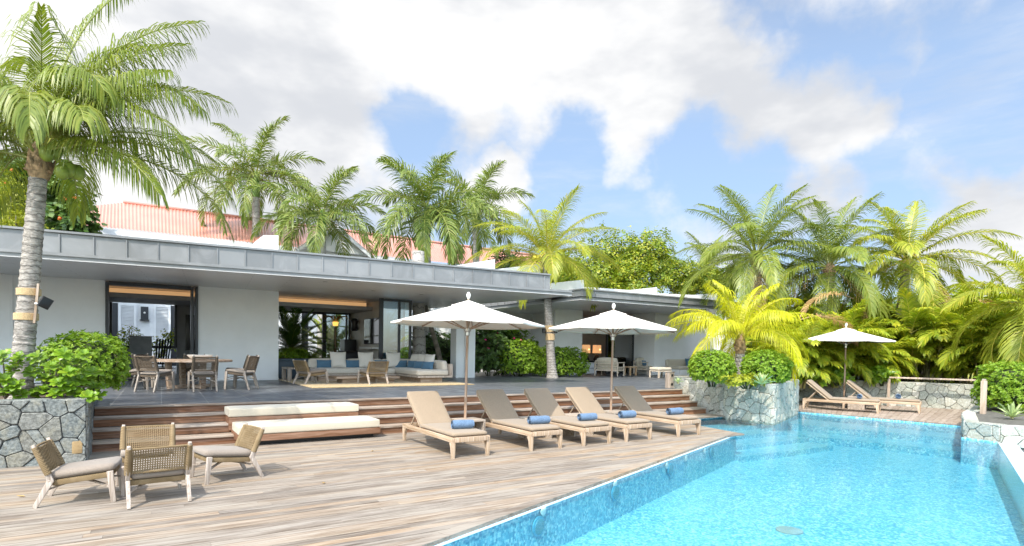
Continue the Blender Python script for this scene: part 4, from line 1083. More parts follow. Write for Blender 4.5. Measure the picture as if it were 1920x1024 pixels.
MB().cushion((-.62, .25, .32), (2.78, 1.0, .19), .05, .015, None, 10).build('seat_cushion', 'beige', sf, smooth=60, weld=True)
MB().cushion((1.38, -.66, .322), (1.16, 2.84, .19), .05, .015, None, 10).build('seat_cushion', 'beige', sf, smooth=60, weld=True)
for x0, x1 in ((-2.0, -.7), (-.69, .6), (.61, 1.9)): MB().cushion(((x0 + x1) / 2, .78, .55), (x1 - x0, .22, .34), .06, .02, Matrix.Rotation(R(-10), 3, 'X')).build('back_cushion', 'beige', sf, smooth=60, weld=True)
for y0, y1 in ((-2.0, -.85), (-.84, .55)): MB().cushion((1.85, (y0 + y1) / 2, .55), (.22, y1 - y0, .34), .06, .02, Matrix.Rotation(R(-10), 3, 'Y')).build('back_cushion', 'beige', sf, smooth=60, weld=True)
def pillow(lb, mat, loc, size, rz, lean, grp):
    rr = Matrix.Rotation(rz, 3, 'Z') @ Matrix.Rotation(R(-lean), 3, 'X'); m = MB(); n = 12; w_, h_, d_ = size
    for sg in (-1, 1):
        b = len(m.v)
        for i in range(n + 1):
            for j in range(n + 1):
                u, v = i / n * 2 - 1, j / n * 2 - 1
                p = (abs((1 - u * u) * (1 - v * v))) ** .45; ed = 1 - .06 * (1 - u * u) - 0; ed2 = 1 - .06 * (1 - v * v)
                m.v.append(tuple(rr @ Vector((u * w_ / 2 * ed2, sg * d_ / 2 * p, v * h_ / 2 * ed))))
        for i in range(n):
            for j in range(n):
                q = (b + i * (n + 1) + j, b + (i + 1) * (n + 1) + j, b + (i + 1) * (n + 1) + j + 1, b + i * (n + 1) + j + 1); m.f.append(q if sg < 0 else q[::-1])
    o = m.build('pillow', mat, None, smooth=70, weld=True); o.location = loc; tag(o, lb, 'pillow', grp)
sx, sy, sz = 7.0, 19.8, T + .015
GI, GB = 'oatmeal scatter pillows on the corner sofa', 'blue scatter pillows on the corner sofa'
for i, (x, lb) in enumerate(((-1.05, 'leftmost large oatmeal pillow on the sofa'), (-.05, 'second large oatmeal pillow from the left on the sofa'), (1.0, 'large oatmeal pillow near the sofa corner, above the blue one'))):
    pillow(lb, 'ivory_pillow', (sx + x, sy + .56, sz + .70), (.56, .56, .2), R((i * 40) % 13 - 6), 14, GI)
for i, (x, lb) in enumerate(((-1.55, 'blue pillow at the left end of the sofa'), (-.55, 'blue pillow between the first two oatmeal pillows'), (.5, 'blue pillow right of the second oatmeal pillow'), (1.28, 'blue pillow in the corner, behind the woven chair'))):
    pillow(lb, 'blue_pillow', (sx + x, sy + .50, sz + .545), (.5, .30, .15), R((i * 31) % 11 - 5), 12, GB)
for i, (y, lb) in enumerate(((.15, 'oatmeal pillow on the sofa wing nearest the corner'), (-.5, 'middle oatmeal pillow on the right sofa wing'), (-1.1, 'oatmeal pillow on the sofa wing nearest the pool'))):
    pillow(lb, 'ivory_pillow', (sx + 1.66, sy + y, sz + .68), (.54, .54, .2), R(-78 + (i * 40) % 13), 16, GI)
for i, (y, lb) in enumerate(((-.10, 'blue pillow on the wing in front of the rear oatmeal pillow'), (-.75, 'blue pillow on the wing in front of the middle oatmeal pillow'), (-1.4, 'blue pillow lying nearest the pool on the wing'))):
    pillow(lb, 'blue_pillow', (sx + 1.47, sy + y, sz + .545), (.5, .30, .15), R(-66 + (i * 31) % 11), 14, GB)
ct = thing('coffee_table', 'low chunky reclaimed wood coffee table on the jute rug', 'coffee table', (6.3, 18.55, T + .015))
MB().bb((-1.05, -.42, .13), (1.05, .42, .21)).build('tabletop', 'table_wood', ct, bevel=.008); MB().bb((-.82, -.30, 0), (.9, .30, .129)).build('base', 'table_wood', ct)
bn_ = thing('low_bench', 'weathered low plank table beside the blue grey trough', 'low table', (4.55, 20.15, T + .015))
m = MB()
for k in range(5): m.bb((-.42 + k * .17, -.5, .39), (-.42 + k * .17 + .16, .5, .44))
m.build('tabletop', 'grey_wood', bn_, bevel=.005)
for x, y in ((-.36, -.42), (.36, -.42), (-.36, .42), (.36, .42)): MB().bb((x - .06, y - .06, 0), (x + .06, y + .06, .389)).build('leg', 'grey_wood', bn_, bevel=.005)
tv = thing('television', 'large dark television on the pale screen wall', 'television', (8.1, 23.0, 2.45))
MB().bb((-.02, -.95, -.53), (.045, .95, .53)).build('case', 'black', tv, bevel=.008); MB().bb((-.026, -.92, -.50), (-.0205, .92, .50)).build('screen', 'tv_glass', tv)
o = MB().bb((7.80, 22.1, 1.72), (8.145, 23.7, 1.80)).build('wall_shelf', 'white_paint'); tag(o, 'white shelf on the wall under the television', 'shelf')
o = MB().lathe([(.10, 0), (.16, .1), (.13, .3), (.17, .42), (.12, .52), (.03, .55)], 14).build('wall_sculpture', 'black', None, smooth=60); o.location = (7.98, 24.9, 2.5); tag(o, 'black carved sculpture on the pale wall beyond the television', 'sculpture')
cb = thing('cabinet', 'black cabinet standing against the pale screen wall', 'cabinet', (7.8, 25.2, T)); MB().bb((-.25, -.35, .06), (.25, .35, 1.5)).build('carcass', 'black', cb, bevel=.01); MB().bb((-.22, -.32, 0), (.22, .32, .059)).build('plinth', 'dark_metal', cb); MB().bb((-.262, -.33, .1), (-.251, .33, 1.46)).build('door', 'black', cb)
ac = thing('armchair', 'dark woven armchair behind the beige sofa', 'armchair', (6.75, 22.4, T), R(10))
MB().cushion((0, .0, .36), (.8, .75, .16), .06, .02).build('seat', 'black', ac, smooth=60, weld=True); MB().cushion((0, -.36, .66), (1.0, .16, .66), .07, .03).build('backrest', 'black', ac, smooth=60, weld=True)
for s_ in (-1, 1): MB().cushion((s_ * .46, 0, .45), (.14, .78, .36), .06, .01).build('arm', 'black', ac, smooth=60, weld=True)
for x in (-.35, .35):
    for y in (-.3, .3): MB().bb((x - .02, y - .02, 0), (x + .02, y + .02, .29)).build('leg', 'dark_metal', ac)
# gilt palm-shaped floor lamp
fl_ = thing('floor_lamp', 'tall gilt palm shaped floor lamp glowing behind the sofa', 'lamp', (6.95, 24.2, T))
M['gilt'] = plain('gilt_metal', (.30, .19, .05), .35, .2, 9, 0, 60, .6)
m = MB(); m.tube([(0, 0, .03)] + [(0, 0, .1 + k * .1) for k in range(20)], [.1] + [.045 + .018 * (k % 2) for k in range(20)], 10); m.build('stem', plain('dark_gilt', (.12, .08, .03), .4, .2, 9, 0, 60, .5), fl_, smooth=30)
MB().lathe([(.22, 0), (.22, .03), (.06, .05)], 20).build('base', 'dark_metal', fl_)
MB().lathe([(.08, 2.04), (.10, 2.05), (.12, 2.20), (.10, 2.21)], 20).build('shade', 'fringe', fl_, smooth=40)
m = MB()
for k in range(9):
    a = k * 2 * math.pi / 9; m.tube([(math.cos(a) * r_, math.sin(a) * r_, z) for r_, z in ((.03, 2.2), (.2, 2.42), (.42, 2.44), (.6, 2.28))], [.012, .03, .028, .004], 5)
m.build('gilt_leaves', 'gilt', fl_, smooth=60)
# zinc planter by the dining room, fan chair, picture
zp = thing('tall_planter', 'tall square zinc planter standing behind the dining table', 'planter', (.14, 24.9, T))
MB().bb((-.34, -.34, 0), (.34, .34, 1.40)).build('body', 'concrete', zp, bevel=.012); MB().bb((-.36, -.36, 1.401), (.36, .36, 1.44)).build('rim', 'zinc', zp, bevel=.006)
o = MB().bb((1.62, 25.93, 1.55), (2.15, 25.985, 2.95)).build('picture', 'black', None, bevel=.01); tag(o, 'dark picture on the grey wall right of the dining window', 'picture')
bc = thing('slatted_chair', 'black slatted chair behind the dining table by the window', 'chair', (.80, 25.1, T), R(20))
m = MB()
for k in range(6): m.bar((-.2 + k * .08, 0, .45), (-.24 + k * .098, -.2, 1.35), .05, .015)
m.build('backrest', 'black', bc); MB().bb((-.24, .0, .40), (.24, .46, .449)).build('seat', 'black', bc)
for x in (-.2, .2):
    for y in (.04, .42): MB().bb((x - .02, y - .02, 0), (x + .02, y + .02, .399)).build('leg', 'black', bc)
# ------------------------------------------------------------------ pavilion furniture
def bedlamp(loc, lb):
    t_ = thing('table_lamp', lb, 'lamp', loc, 0, 'lit lamps in the pavilion'); MB().lathe([(.17, 0), (.2, .08), (.12, .28), (.03, .34), (.02, .42)], 18).build('base', 'black', t_, smooth=50)
    MB().lathe([(.26, .42), (.25, .43), (.23, .86), (.24, .87)], 20).build('shade', 'lampshade', t_, smooth=40); MB().ball((0, -.26, .62), .03, 8).build('bulb', 'bulb', t_, smooth=60)
p = gy(1094, 662, 24.4)
nt = thing('console_table', 'dark console carrying the two lit lamps inside the pavilion', 'table', (20.6, 24.5, T)); MB().bb((-.85, -.3, .58), (.85, .3, .64)).build('tabletop', 'black', nt)
for x in (-.75, .75): MB().bb((x - .05, -.25, 0), (x + .05, .25, .579)).build('leg', 'black', nt)
bedlamp((gy(1099, 640, 24.5).x, 24.5, T + .641), 'lit brown lamp inside the pavilion, left of two'); bedlamp((gy(1117, 640, 24.5).x + .1, 24.5, T + .641), 'lit brown lamp inside the pavilion, right of two')
bd_ = thing('bed', 'white bed end showing in the pavilion doorway', 'bed', (19.95, 23.55, T)); MB().cushion((0, 0, .40), (.75, 1.0, .34), .08, .02).build('mattress', 'bedlinen', bd_, smooth=60, weld=True); MB().bb((-.36, -.48, 0), (.36, .48, .23)).build('base', 'bedlinen', bd_)
def wood_armchair(name, lb, loc, rz, wd=1.15):
    t_ = thing(name, lb, 'armchair', loc, rz, 'cream wooden armchairs before the pavilion'); h = wd / 2
    for s_ in (-1, 1):
        for y in (-.38, .38): MB().bar((s_ * h, y + .02 * (1 if y > 0 else -1), 0), (s_ * h, y, .62 if y > 0 else .66), .05, .05).build('leg', 'frame_wood', t_, bevel=.006)
        MB().bb((s_ * h - .04, -.42, .621), (s_ * h + .04, .44, .66)).build('arm', 'frame_wood', t_, bevel=.008); MB().bb((s_ * h - .02, -.355, .40), (s_ * h + .02, .355, .44)).build('side_rail', 'frame_wood', t_)
    MB().bb((-h + .03, -.4, .24), (h - .03, .4, .31)).build('seat_frame', 'frame_wood', t_, bevel=.006)
    m = MB()
    for z in (.44, .56, .68): m.bb((-h + .03, -.42, z), (h - .03, -.395, z + .045))
    m.bb((-h + .03, -.43, .62), (-h + .07, -.386, .74)).bb((h - .07, -.43, .62), (h - .03, -.386, .74)).build('back_rails', 'frame_wood', t_)
    MB().cushion((0, .02, .37), (wd - .1, .76, .13), .05, .015).build('seat_cushion', 'cream', t_, smooth=60, weld=True); MB().cushion((0, -.28, .64), (wd - .16, .17, .42), .06, .03, Matrix.Rotation(R(12), 3, 'X')).build('back_cushion', 'cream', t_, smooth=60, weld=True)
    return t_
wa = wood_armchair('wooden_armchair', 'cream wooden armchair left of the orange stool, seen from its open side', (18.95, 20.6, T), R(-65))
pa = gz(1222, 703, T); dup(wa, (pa.x + .1, pa.y + .5, T), R(195), 'cream wooden armchair holding a blue pillow, right of the pavilion doors')
pillow('blue pillow on the cream armchair by the pavilion', 'blue_pillow', (pa.x + .12, pa.y + .62, T + .58), (.5, .32, .15), R(15), 14, 'blue pillows before the pavilion')
ps = gz(1187, 704, T); st = thing('stool', 'small orange wooden stool between the cream armchairs', 'stool', (ps.x, ps.y + .2, T)); MB().bb((-.24, -.24, .38), (.24, .24, .44)).build('seat', 'cove', st, bevel=.008)
for x in (-.19, .19):
    for y in (-.19, .19): MB().bb((x - .035, y - .035, 0), (x + .035, y + .035, .379)).build('leg', 'cove', st)
po = gz(1238, 708, T); ot = thing('ottoman', 'cream ottoman on a wooden frame in front of the armchair', 'ottoman', (po.x, po.y, T)); MB().cushion((0, 0, .40), (.85, .62, .14), .05, .015).build('cushion', 'cream', ot, smooth=60, weld=True); MB().bb((-.42, -.3, .28), (.42, .3, .33)).build('frame', 'frame_wood', ot)
for x in (-.39, .39):
    for y in (-.27, .27): MB().bb((x - .03, y - .03, 0), (x + .03, y + .03, .279)).build('leg', 'frame_wood', ot)
pb = gz(1310, 703, T); ds = thing('garden_sofa', 'long cream outdoor sofa against the white pavilion wall', 'sofa', (24.6, 20.35, T), R(-2))
MB().bb((-1.5, -.5, 0), (1.9, .5, .30)).build('base', 'white', ds, bevel=.01); MB().cushion((.2, -.02, .38), (3.4, 1.0, .16), .05, .01, None, 10).build('seat_cushion', 'cream', ds, smooth=60, weld=True); MB().cushion((.2, .42, .62), (3.4, .2, .36), .06, .02, None, 10).build('back_cushion', 'cream', ds, smooth=60, weld=True)
for i, (x, lb) in enumerate(((24.55, 'leftmost blue pillow on the cream garden sofa'), (25.15, 'middle blue pillow on the cream garden sofa'), (25.75, 'right blue pillow on the cream garden sofa'))): pillow(lb, 'blue_pillow', (x, 20.55, T + .66), (.55, .42, .18), R(-3 + 4 * i), 14, 'blue pillows before the pavilion')
pillow('cream pillow behind the blue ones on the garden sofa', 'ivory_pillow', (25.1, 20.72, T + .86), (.6, .5, .18), 0, 14, 'blue pillows before the pavilion')
# ------------------------------------------------------------------ posts, rail, pool fittings
pp = gz(1256, 728, T); bp = thing('bollard', 'pale wooden bollard with two dark square lights at the end of the steps', 'bollard', (14.55, 12.95, T))
MB().bb((-.10, -.10, 0), (.10, .10, .50)).build('post', 'post_wood', bp, bevel=.006); MB().bb((-.115, -.115, .501), (.115, .115, .525)).build('cap', 'grey_wood', bp, bevel=.004)
for z in (.12, .41): MB().bb((-.045, -.108, z - .04), (.045, -.1005, z + .04)).build('light', 'black', bp)
rl = thing('wooden_rail', 'weathered wooden rail on posts beside the far loungers', 'railing', (22.2, 9.8, 0))
pA, pB, pC = Vector((22.2, 9.8, 0)), Vector((23.3, 7.35, 0)), Vector((18.25, 5.83, .32)); rp = lambda v: v - Vector((22.2, 9.8, 0))
MB().bar(rp(pA), rp(pA) + Vector((0, 0, .98)), .07, .07).build('post', 'post_wood', rl, bevel=.006)
MB().bar(rp(pA) + Vector((0, 0, 1.02)), rp(pB) + Vector((0, 0, 1.02)), .08, .055).build('handrail', 'post_wood', rl, bevel=.006)
MB().bar(rp(pB), rp(pB) + Vector((0, 0, .98)), .07, .07).build('post', 'post_wood', rl, bevel=.006)
MB().bar(rp(pB) + Vector((0, 0, 1.02)), rp(pC) + Vector((0, 0, .87)), .08, .055).build('handrail', 'grey_wood', rl, bevel=.006)
o = MB().bb((18.17, 5.76, .32), (18.28, 5.87, 1.17)).build('post', 'post_wood', None, bevel=.01); o.name = 'thick_post'; tag(o, 'thick reddish weathered post on the stone block beside the pool', 'post')
GP = 'round white lights set in the pool wall'
def onwall(x, y, off):
    d = ray(x, y); q = PE + PN * off; t = (Vector((q.x, q.y, 0)) - CP).dot(Vector((PN.x, PN.y, 0))) / d.dot(Vector((PN.x, PN.y, 0))); return CP + d * t
for i, (x, y) in enumerate(((1018, 958), (1153, 908), (1250, 873), (1286, 859), (1321, 846))):
    c = onwall(x, y, .012)
    mm = MB().lathe([(.055, 0), (.055, .012), (.03, .018)], 16); o = mm.build('pool_light', 'pebble', None, smooth=40)
    o.location = c; o.rotation_euler = Vector((PN.x, PN.y, 0)).to_track_quat('Z', 'Y').to_euler()
    tag(o, ['white round pool wall light nearest the camera', 'second white round pool wall light from the camera', 'white round pool wall light in the middle of five', 'fourth white round pool wall light from the camera', 'white round pool wall light nearest the deck tip'][i], 'pool light', GP)
for i, (x, y) in enumerate(((1009, 987), (1153, 924), (1256, 880), (1334, 848))):
    c = onwall(x, y, .012)
    t_ = thing('underwater_lamp', ['underwater lamp in the pool wall nearest the camera', 'second underwater lamp in the pool wall from the camera', 'third underwater lamp in the pool wall from the camera', 'underwater lamp in the pool wall nearest the deck tip'][i], 'pool lamp', c, 0, 'underwater lamps in the pool wall')
    t_.rotation_euler = Vector((PN.x, PN.y, 0)).to_track_quat('Z', 'Y').to_euler()
    MB().lathe([(.12, 0), (.12, .015), (.095, .02)], 24).build('rim', 'lamp_rim', t_, smooth=40); MB().lathe([(.094, .012), (.09, .026), (.04, .034)], 24).build('lens', 'glass_dark', t_, smooth=50) if 'glass_dark' in M else MB().lathe([(.094, .012), (.09, .026), (.04, .034)], 24).build('lens', 'lamp_lens', t_, smooth=50)
p = gz(1480, 993, FZ + .02); o = MB().lathe([(.17, 0), (.17, .015), (.14, .02), (.02, .02)], 24).build('floor_drain', 'concrete', None, smooth=30); o.location = (p.x, p.y, FZ + .002); tag(o, 'round grey drain on the pool floor', 'drain')
# ------------------------------------------------------------------ palms
UPV = Vector((0, 0, 1))
def frond(ml, ms, base, az, el, L, droop, nl, ll, lw, rng, plume=0.0, segs=2, hang=.5, curl=1.35, bare=.14, dens=1.0):
    """one feather leaf: a bent stalk with drooping leaflets along both sides"""
    n = 14; p = Vector(base); pts = [p.copy()]; tang = []; sway = rng.uniform(-.25, .25)
    for i in range(n):
        t = (i + .5) / n; e = el - droop * t ** curl; a = az + sway * t * t
        d = Vector((math.cos(a) * math.cos(e), math.sin(a) * math.cos(e), math.sin(e))); p = p + d * (L / n); pts.append(p.copy()); tang.append(d)
    tang.append(tang[-1])
    ms.tube(pts, [lerp(.026, .004, (i / n) ** .8) * (L / 3.2) for i in range(n + 1)], 5, False)
    for i in range(nl):
        t = bare + (1 - bare) * (i + rng.random() * .6) / nl
        k = min(n - 1, int(t * n)); f = t * n - k; q = pts[k].lerp(pts[k + 1], f); d = tang[k]
        side = d.cross(UPV)
        side = Vector((math.sin(az), -math.cos(az), 0)) if side.length < .15 else side.normalized()
        nm = side.cross(d).normalized()
        x = (t - bare) / (1 - bare)
        ln = ll * min(1, .5 + 2.6 * x) * (1 - .62 * max(0, (x - .55) / .45) ** 1.3)
        fa = lerp(R(72), R(24), x ** .9)
        for s_ in (-1, 1):
            if rng.random() > dens: continue
            v = R(18) + rng.uniform(-.1, .1) + (rng.uniform(-1, 1) * plume)
            dr = d * math.cos(fa) + (side * s_ * math.cos(v) + nm * math.sin(v)) * math.sin(fa); dr.normalize()
            l_ = ln * rng.uniform(.82, 1.1); w_ = lw * rng.uniform(.8, 1.15); pp = q.copy(); cur = dr.copy(); wv = d - cur * d.dot(cur)
            wv = (wv.normalized() if wv.length > 1e-3 else side) ; b = len(ml.v)
            ml.v += [tuple(pp - wv * w_ * .35), tuple(pp + wv * w_ * .35)]
            for j in range(1, segs):
                pp = pp + cur * (l_ / segs); cur = (cur - UPV * hang * (1.0 if j == 1 else 1.2) * rng.uniform(.7, 1.3)).normalized()
                ml.v += [tuple(pp - wv * w_ * .5), tuple(pp + wv * w_ * .5)]
            pp = pp + cur * (l_ / segs); ml.v.append(tuple(pp))
            for j in range(segs - 1): ml.f.append((b + 2 * j, b + 2 * j + 1, b + 2 * j + 3, b + 2 * j + 2))
            ml.f.append((b + 2 * segs - 2, b + 2 * segs - 1, b + 2 * segs))
def trunk_mb(pts, r0_, r1_, n=12, ring=.11, amp=.018, steps=None, flare=1.45):
    pts = [Vector(p) for p in pts]; lens = [0]
    for a, b in zip(pts, pts[1:]): lens.append(lens[-1] + (b - a).length)
    tot = lens[-1]; k = int(tot / (ring / 3)); k = min(k, 200); out = []; rad = []
    for i in range(k + 1):
        s_ = tot * i / k; j = max(q for q in range(len(lens) - 1) if lens[q] <= s_ + 1e-9); t = (s_ - lens[j]) / (lens[j + 1] - lens[j])
        p0 = pts[max(0, j - 1)]; p1, p2 = pts[j], pts[j + 1]; p3 = pts[min(len(pts) - 1, j + 2)]
        c = .5 * ((2 * p1) + (p2 - p0) * t + (2 * p0 - 5 * p1 + 4 * p2 - p3) * t * t + (3 * p1 - p0 - 3 * p2 + p3) * t ** 3)
        r_ = lerp(r0_, r1_, min(1, s_ / tot)); r_ *= 1 + (flare - 1) * math.exp(-s_ / .35)
        out.append(c); rad.append(r_ + amp * ((s_ / ring) % 1.0 - .4) * (1 + .3 * math.sin(i * 1.7)))
    return MB().tube(out, rad, n)
def palm(name, label, pts, r0_, r1_, crown, kind, nf, L, seed, mats=('leaf_coco', 'rachis'), elr=(80, -25), ex=.85, nl=42, ll=.62, lw=.05, droop=(R(55), R(95)), plume=.0, segs=2, hang=.45, group=None, extra=(), coconuts=(), nuts='husk', cat='palm tree', trunk='trunk_coco', dead=0, skip=None, curl=1.35, dens=1.0, bare=.14):
    rng = random.Random(seed); base = Vector(pts[0]); t_ = thing(name, label, cat, base, 0, group); loc = lambda v: Vector(v) - base
    trunk_mb([loc(p) for p in pts], r0_, r1_, 14, .11 if kind != 'royal' else .3, .016 if kind != 'royal' else .004).build('trunk', trunk, t_, smooth=50 if kind == 'royal' else 28)
    ml, ms = MB(), MB(); top = loc(crown)
    fr = []
    for i in range(nf):
        x = i / max(1, nf - 1); az = i * 2.39996 + rng.uniform(-.25, .25); el = R(lerp(elr[0], elr[1], x ** ex)) + rng.uniform(-.1, .1)
        fr.append((az, el, L * (lerp(.82, 1.0, min(1, x * 2)) * rng.uniform(.88, 1.08)), lerp(droop[0], droop[1], x) * rng.uniform(.8, 1.15)))
    fr += list(extra)
    for az, el, l_, dp in fr:
        if skip and skip(az % (2 * math.pi), el): continue
        off = Vector((math.cos(az), math.sin(az), 0)) * .07 + Vector((0, 0, rng.uniform(-.12, .08)))
        frond(ml, ms, top + off, az, el, l_, dp, nl, ll, lw, rng, plume, segs, hang, curl, bare, dens)
    ml.build('crown', mats[0], t_); ms.build('stalks', mats[1], t_, smooth=60)
    if dead:
        md, msd = MB(), MB()
        for i in range(dead): frond(md, msd, top + Vector((0, 0, -.15)), rng.uniform(0, 6.28), R(rng.uniform(-35, 5)), L * .8, R(75), int(nl * .8), ll * .8, lw * .8, rng, .3, segs, 1.0, 1.1)
        md.build('dead_fronds', 'dead', t_)
    if kind == 'royal':
        sh = MB().tube([top + Vector((0, 0, z)) for z in (-1.35, -1.2, -.7, -.2, .15)], [r1_ * .95, r1_ * 1.25, r1_ * 1.15, r1_ * .8, r1_ * .4], 12); sh.build('crownshaft', 'shaft', t_, smooth=60)
    else:
        m = MB(); m.tube([top + Vector((0, 0, z)) for z in (-.42, -.25, 0, .16)], [r1_ * 1.1, r1_ * 1.5, r1_ * 1.25, r1_ * .5], 12)
        for k in range(9):
            a = k * .7; m.tube([top + Vector((math.cos(a) * r1_, math.sin(a) * r1_, -.30)), top + Vector((math.cos(a) * r1_ * 1.7, math.sin(a) * r1_ * 1.7, -.1 - .1 * (k % 3)))], [.05, .012], 5)
        m.build('fibre_sheath', 'fibre', t_, smooth=60)
    for c in coconuts:
        p = loc(c); MB().ball(p, .105, 12, (1, 1, 1.2)).build('coconut', nuts, t_, smooth=70)
    return t_
AZ = lambda deg: math.atan2(rt.y, rt.x) + R(deg)            # a bearing: 0 points to the right of the photograph, 90 away
# the big leaning coconut palm in the left planter
cb_, cm_, ct_, cc_ = gy(36, 752, 11.7), gy(45, 650, 11.7), gy(62, 450, 11.7), gy(74, 300, 11.7)
bigp = palm('coconut_palm', 'big leaning coconut palm with a speckled trunk growing in the left stone planter', [(cb_.x, 11.7, .8), cm_, ct_, cc_], .15, .115, cc_ + Vector((0, 0, .12)), 'coco', 15, 2.9, 11, nl=78, ll=.84, lw=.019, segs=4, hang=.75, elr=(82, 12),
    extra=[(AZ(-8), R(52), 3.2, R(95)), (AZ(10), R(28), 3.1, R(88)), (AZ(-20), R(8), 2.7, R(62)), (AZ(25), R(62), 3.2, R(80)), (AZ(-55), R(40), 2.6, R(110)), (AZ(5), R(70), 3.0, R(60)), (AZ(170), R(30), 3.0, R(80)), (AZ(200), R(10), 2.8, R(70)), (AZ(150), R(55), 3.0, R(80)), (AZ(-35), R(66), 2.6, R(120)), (AZ(60), R(84), 3.7, R(40)), (AZ(20), R(76), 3.5, R(62)), (AZ(130), R(70), 3.4, R(66)), (AZ(185), R(62), 3.0, R(90)), (AZ(215), R(35), 2.7, R(90)), (AZ(-15), R(38), 3.1, R(100))],
    skip=lambda az, el: el < R(35) and abs(((az - AZ(-90) + math.pi) % (2 * math.pi)) - math.pi) < R(50),
    coconuts=[gy(88, 288, 11.5), gy(117, 322, 11.45), gy(131, 319, 11.5), gy(146, 324, 11.55), gy(103, 285, 11.55)])
for yy in (548, 594):
    p = gy(54 if yy < 570 else 49, yy, 11.7); o = MB().lathe([(.152, -.055), (.158, -.05), (.158, .05), (.152, .055)], 20, p - Vector((cb_.x, 11.7, .8))).build('strap', 'strap', bigp, smooth=40)
o = MB().bar(gy(72, 532, 11.55) - Vector((cb_.x, 11.7, .8)), gy(64, 606, 11.55) - Vector((cb_.x, 11.7, .8)), .05, .03).build('batten', 'post_wood', bigp)
p = gy(85, 568, 11.4); fl2 = thing('floodlight', 'small black floodlight on an arm strapped to the big palm trunk', 'floodlight', p)
MB().box((0, 0, 0), (.15, .05, .17), Matrix.Rotation(R(28), 3, 'Y') @ Matrix.Rotation(R(25), 3, 'Z')).build('head', 'black', fl2, bevel=.008); MB().tube([(-.03, .02, -.02), (-.14, .12, -.01)], .012, 6).build('arm', 'ceramic', fl2)
# the slim coconut palm before the pavilion
q0, q1, q2, q3 = gd(1036, 690, 24.5), gd(1031, 640, 24.5), gd(1027, 560, 24.5), gd(1024, 492, 24.5); q0.z = .6
pm = palm('coconut_palm', 'slim coconut palm with yellow nuts rising between villa and pavilion', [q0, q1, q2, q3], .19, .15, q3 + Vector((0, 0, .25)), 'coco', 27, 3.5, 5, mats=('leaf_coco_y', 'rachis_y'), nl=62, ll=.86, lw=.027, segs=3, elr=(84, -8), droop=(R(40), R(105)), hang=.5,
     coconuts=[q3 + Vector(d) for d in ((-.2, -.3, -.25), (.12, -.3, -.28), (-.05, -.33, -.42), (.28, -.2, -.3), (-.5, -.1, .12), (-.66, -.1, .1))], nuts='husk_y')
for yy in (617, 632):
    p = gd(1030 if yy < 625 else 1031.5, yy, 24.5); MB().lathe([(.2, -.14), (.21, -.13), (.21, .13), (.2, .14)], 16, p - q0).build('strap', 'strap', pm, smooth=40)
for k, (x, lb) in enumerate(((1020, 'tiny black spotlight on the left of the slim palm trunk'), (1042, 'tiny black spotlight on the right of the slim palm trunk'))):
    p = gd(x, 621, 24.3); s_ = thing('spotlight', lb, 'spotlight', p); MB().lathe([(.05, -.09), (.075, -.08), (.08, .1), (.03, .12)], 12).build('head', 'black', s_, smooth=40); MB().tube([(0, 0, 0), (.18 if k == 0 else -.18, .1, -.05)], .015, 6).build('arm', 'black', s_)
# royal palms behind the villa
GRP = 'royal palms behind the villa roof'
def royal(px, ytop, ybase, d, seed, label, L=3.7, nf=15, gz0=.0, lean=0, el=(84, -26)):
    c = gd(px, ytop, d); b = gd(px + lean, ybase, d); b2 = Vector((b.x, b.y, gz0))
    return palm('royal_palm', label, [b2, b, c - Vector((0, 0, 1.2))], .24, .19, c, 'royal', nf, L, seed, mats=('leaf_royal', 'rachis'), elr=el, ex=.6, nl=84, ll=.9, lw=.042, droop=(R(50), R(98)), plume=.85, segs=3, hang=.46, group=GRP, trunk='trunk_royal', bare=.08)
royal(480, 326, 450, 32, 21, 'tallest royal palm, rising over the left part of the red roof', 4.6, 21)
royal(604, 398, 480, 30, 32, 'royal palm beside the white gable', 3.9, 18)
royal(800, 388, 500, 28, 43, 'bushy royal palm with a brown sheath, right of the gable', 4.0, 22)
royal(893, 384, 490, 34, 54, 'royal palm half hidden behind the bushy one', 3.9, 16)
# coconut palms of the garden on the right
GC = 'coconut palms in the garden beyond the pool'
def coco(px, ytop, d, seed, label, L, mats, nf=20, lean=10, base=.7, dead=2, r=.17, el=(84, -25), ll=.9, nl=58, hang=.6, droop=(R(45), R(105)), skip=None):
    c = gd(px, ytop, d); b = gd(px - lean, 690, d); b.z = base
    return palm('coconut_palm', label, [b, b.lerp(c, .5) + Vector((.1, 0, 0)), c - Vector((0, 0, .2))], r * 1.2, r, c, 'coco', nf, L, seed, mats=mats, elr=el, nl=nl, ll=ll, lw=.034, segs=3, droop=droop, hang=hang, group=GC, dead=dead, skip=skip)
coco(1418, 478, 25, 61, 'tallest coconut palm of the right garden, behind the golden palm', 4.3, ('leaf_coco', 'rachis'), 32, 0, dead=2)
coco(1556, 500, 24, 72, 'coconut palm with a brown dead frond behind the far parasol', 3.7, ('leaf_coco', 'rachis'), 27, -8, dead=3)
coco(1700, 490, 24, 83, 'coconut palm with upright yellow fronds behind the far loungers', 3.9, ('leaf_coco_y', 'rachis_y'), 29, 30, dead=2)
coco(1950, 570, 18, 94, 'coconut palm leaning in from the right edge', 3.0, ('leaf_coco_y', 'rachis_y'), 20, -30, dead=0)
coco(1820, 640, 34, 95, 'low coconut palm deep in the right garden thicket', 3.4, ('leaf_coco_y', 'rachis_y'), 20, 0, dead=1)
coco(1330, 505, 40, 97, 'hazy coconut palm behind the pavilion roof', 3.6, ('leaf_coco', 'rachis'), 18, 0, dead=1)
gp = gd(1388, 640, 17.2); gb = Vector((gp.x, gp.y, .85))
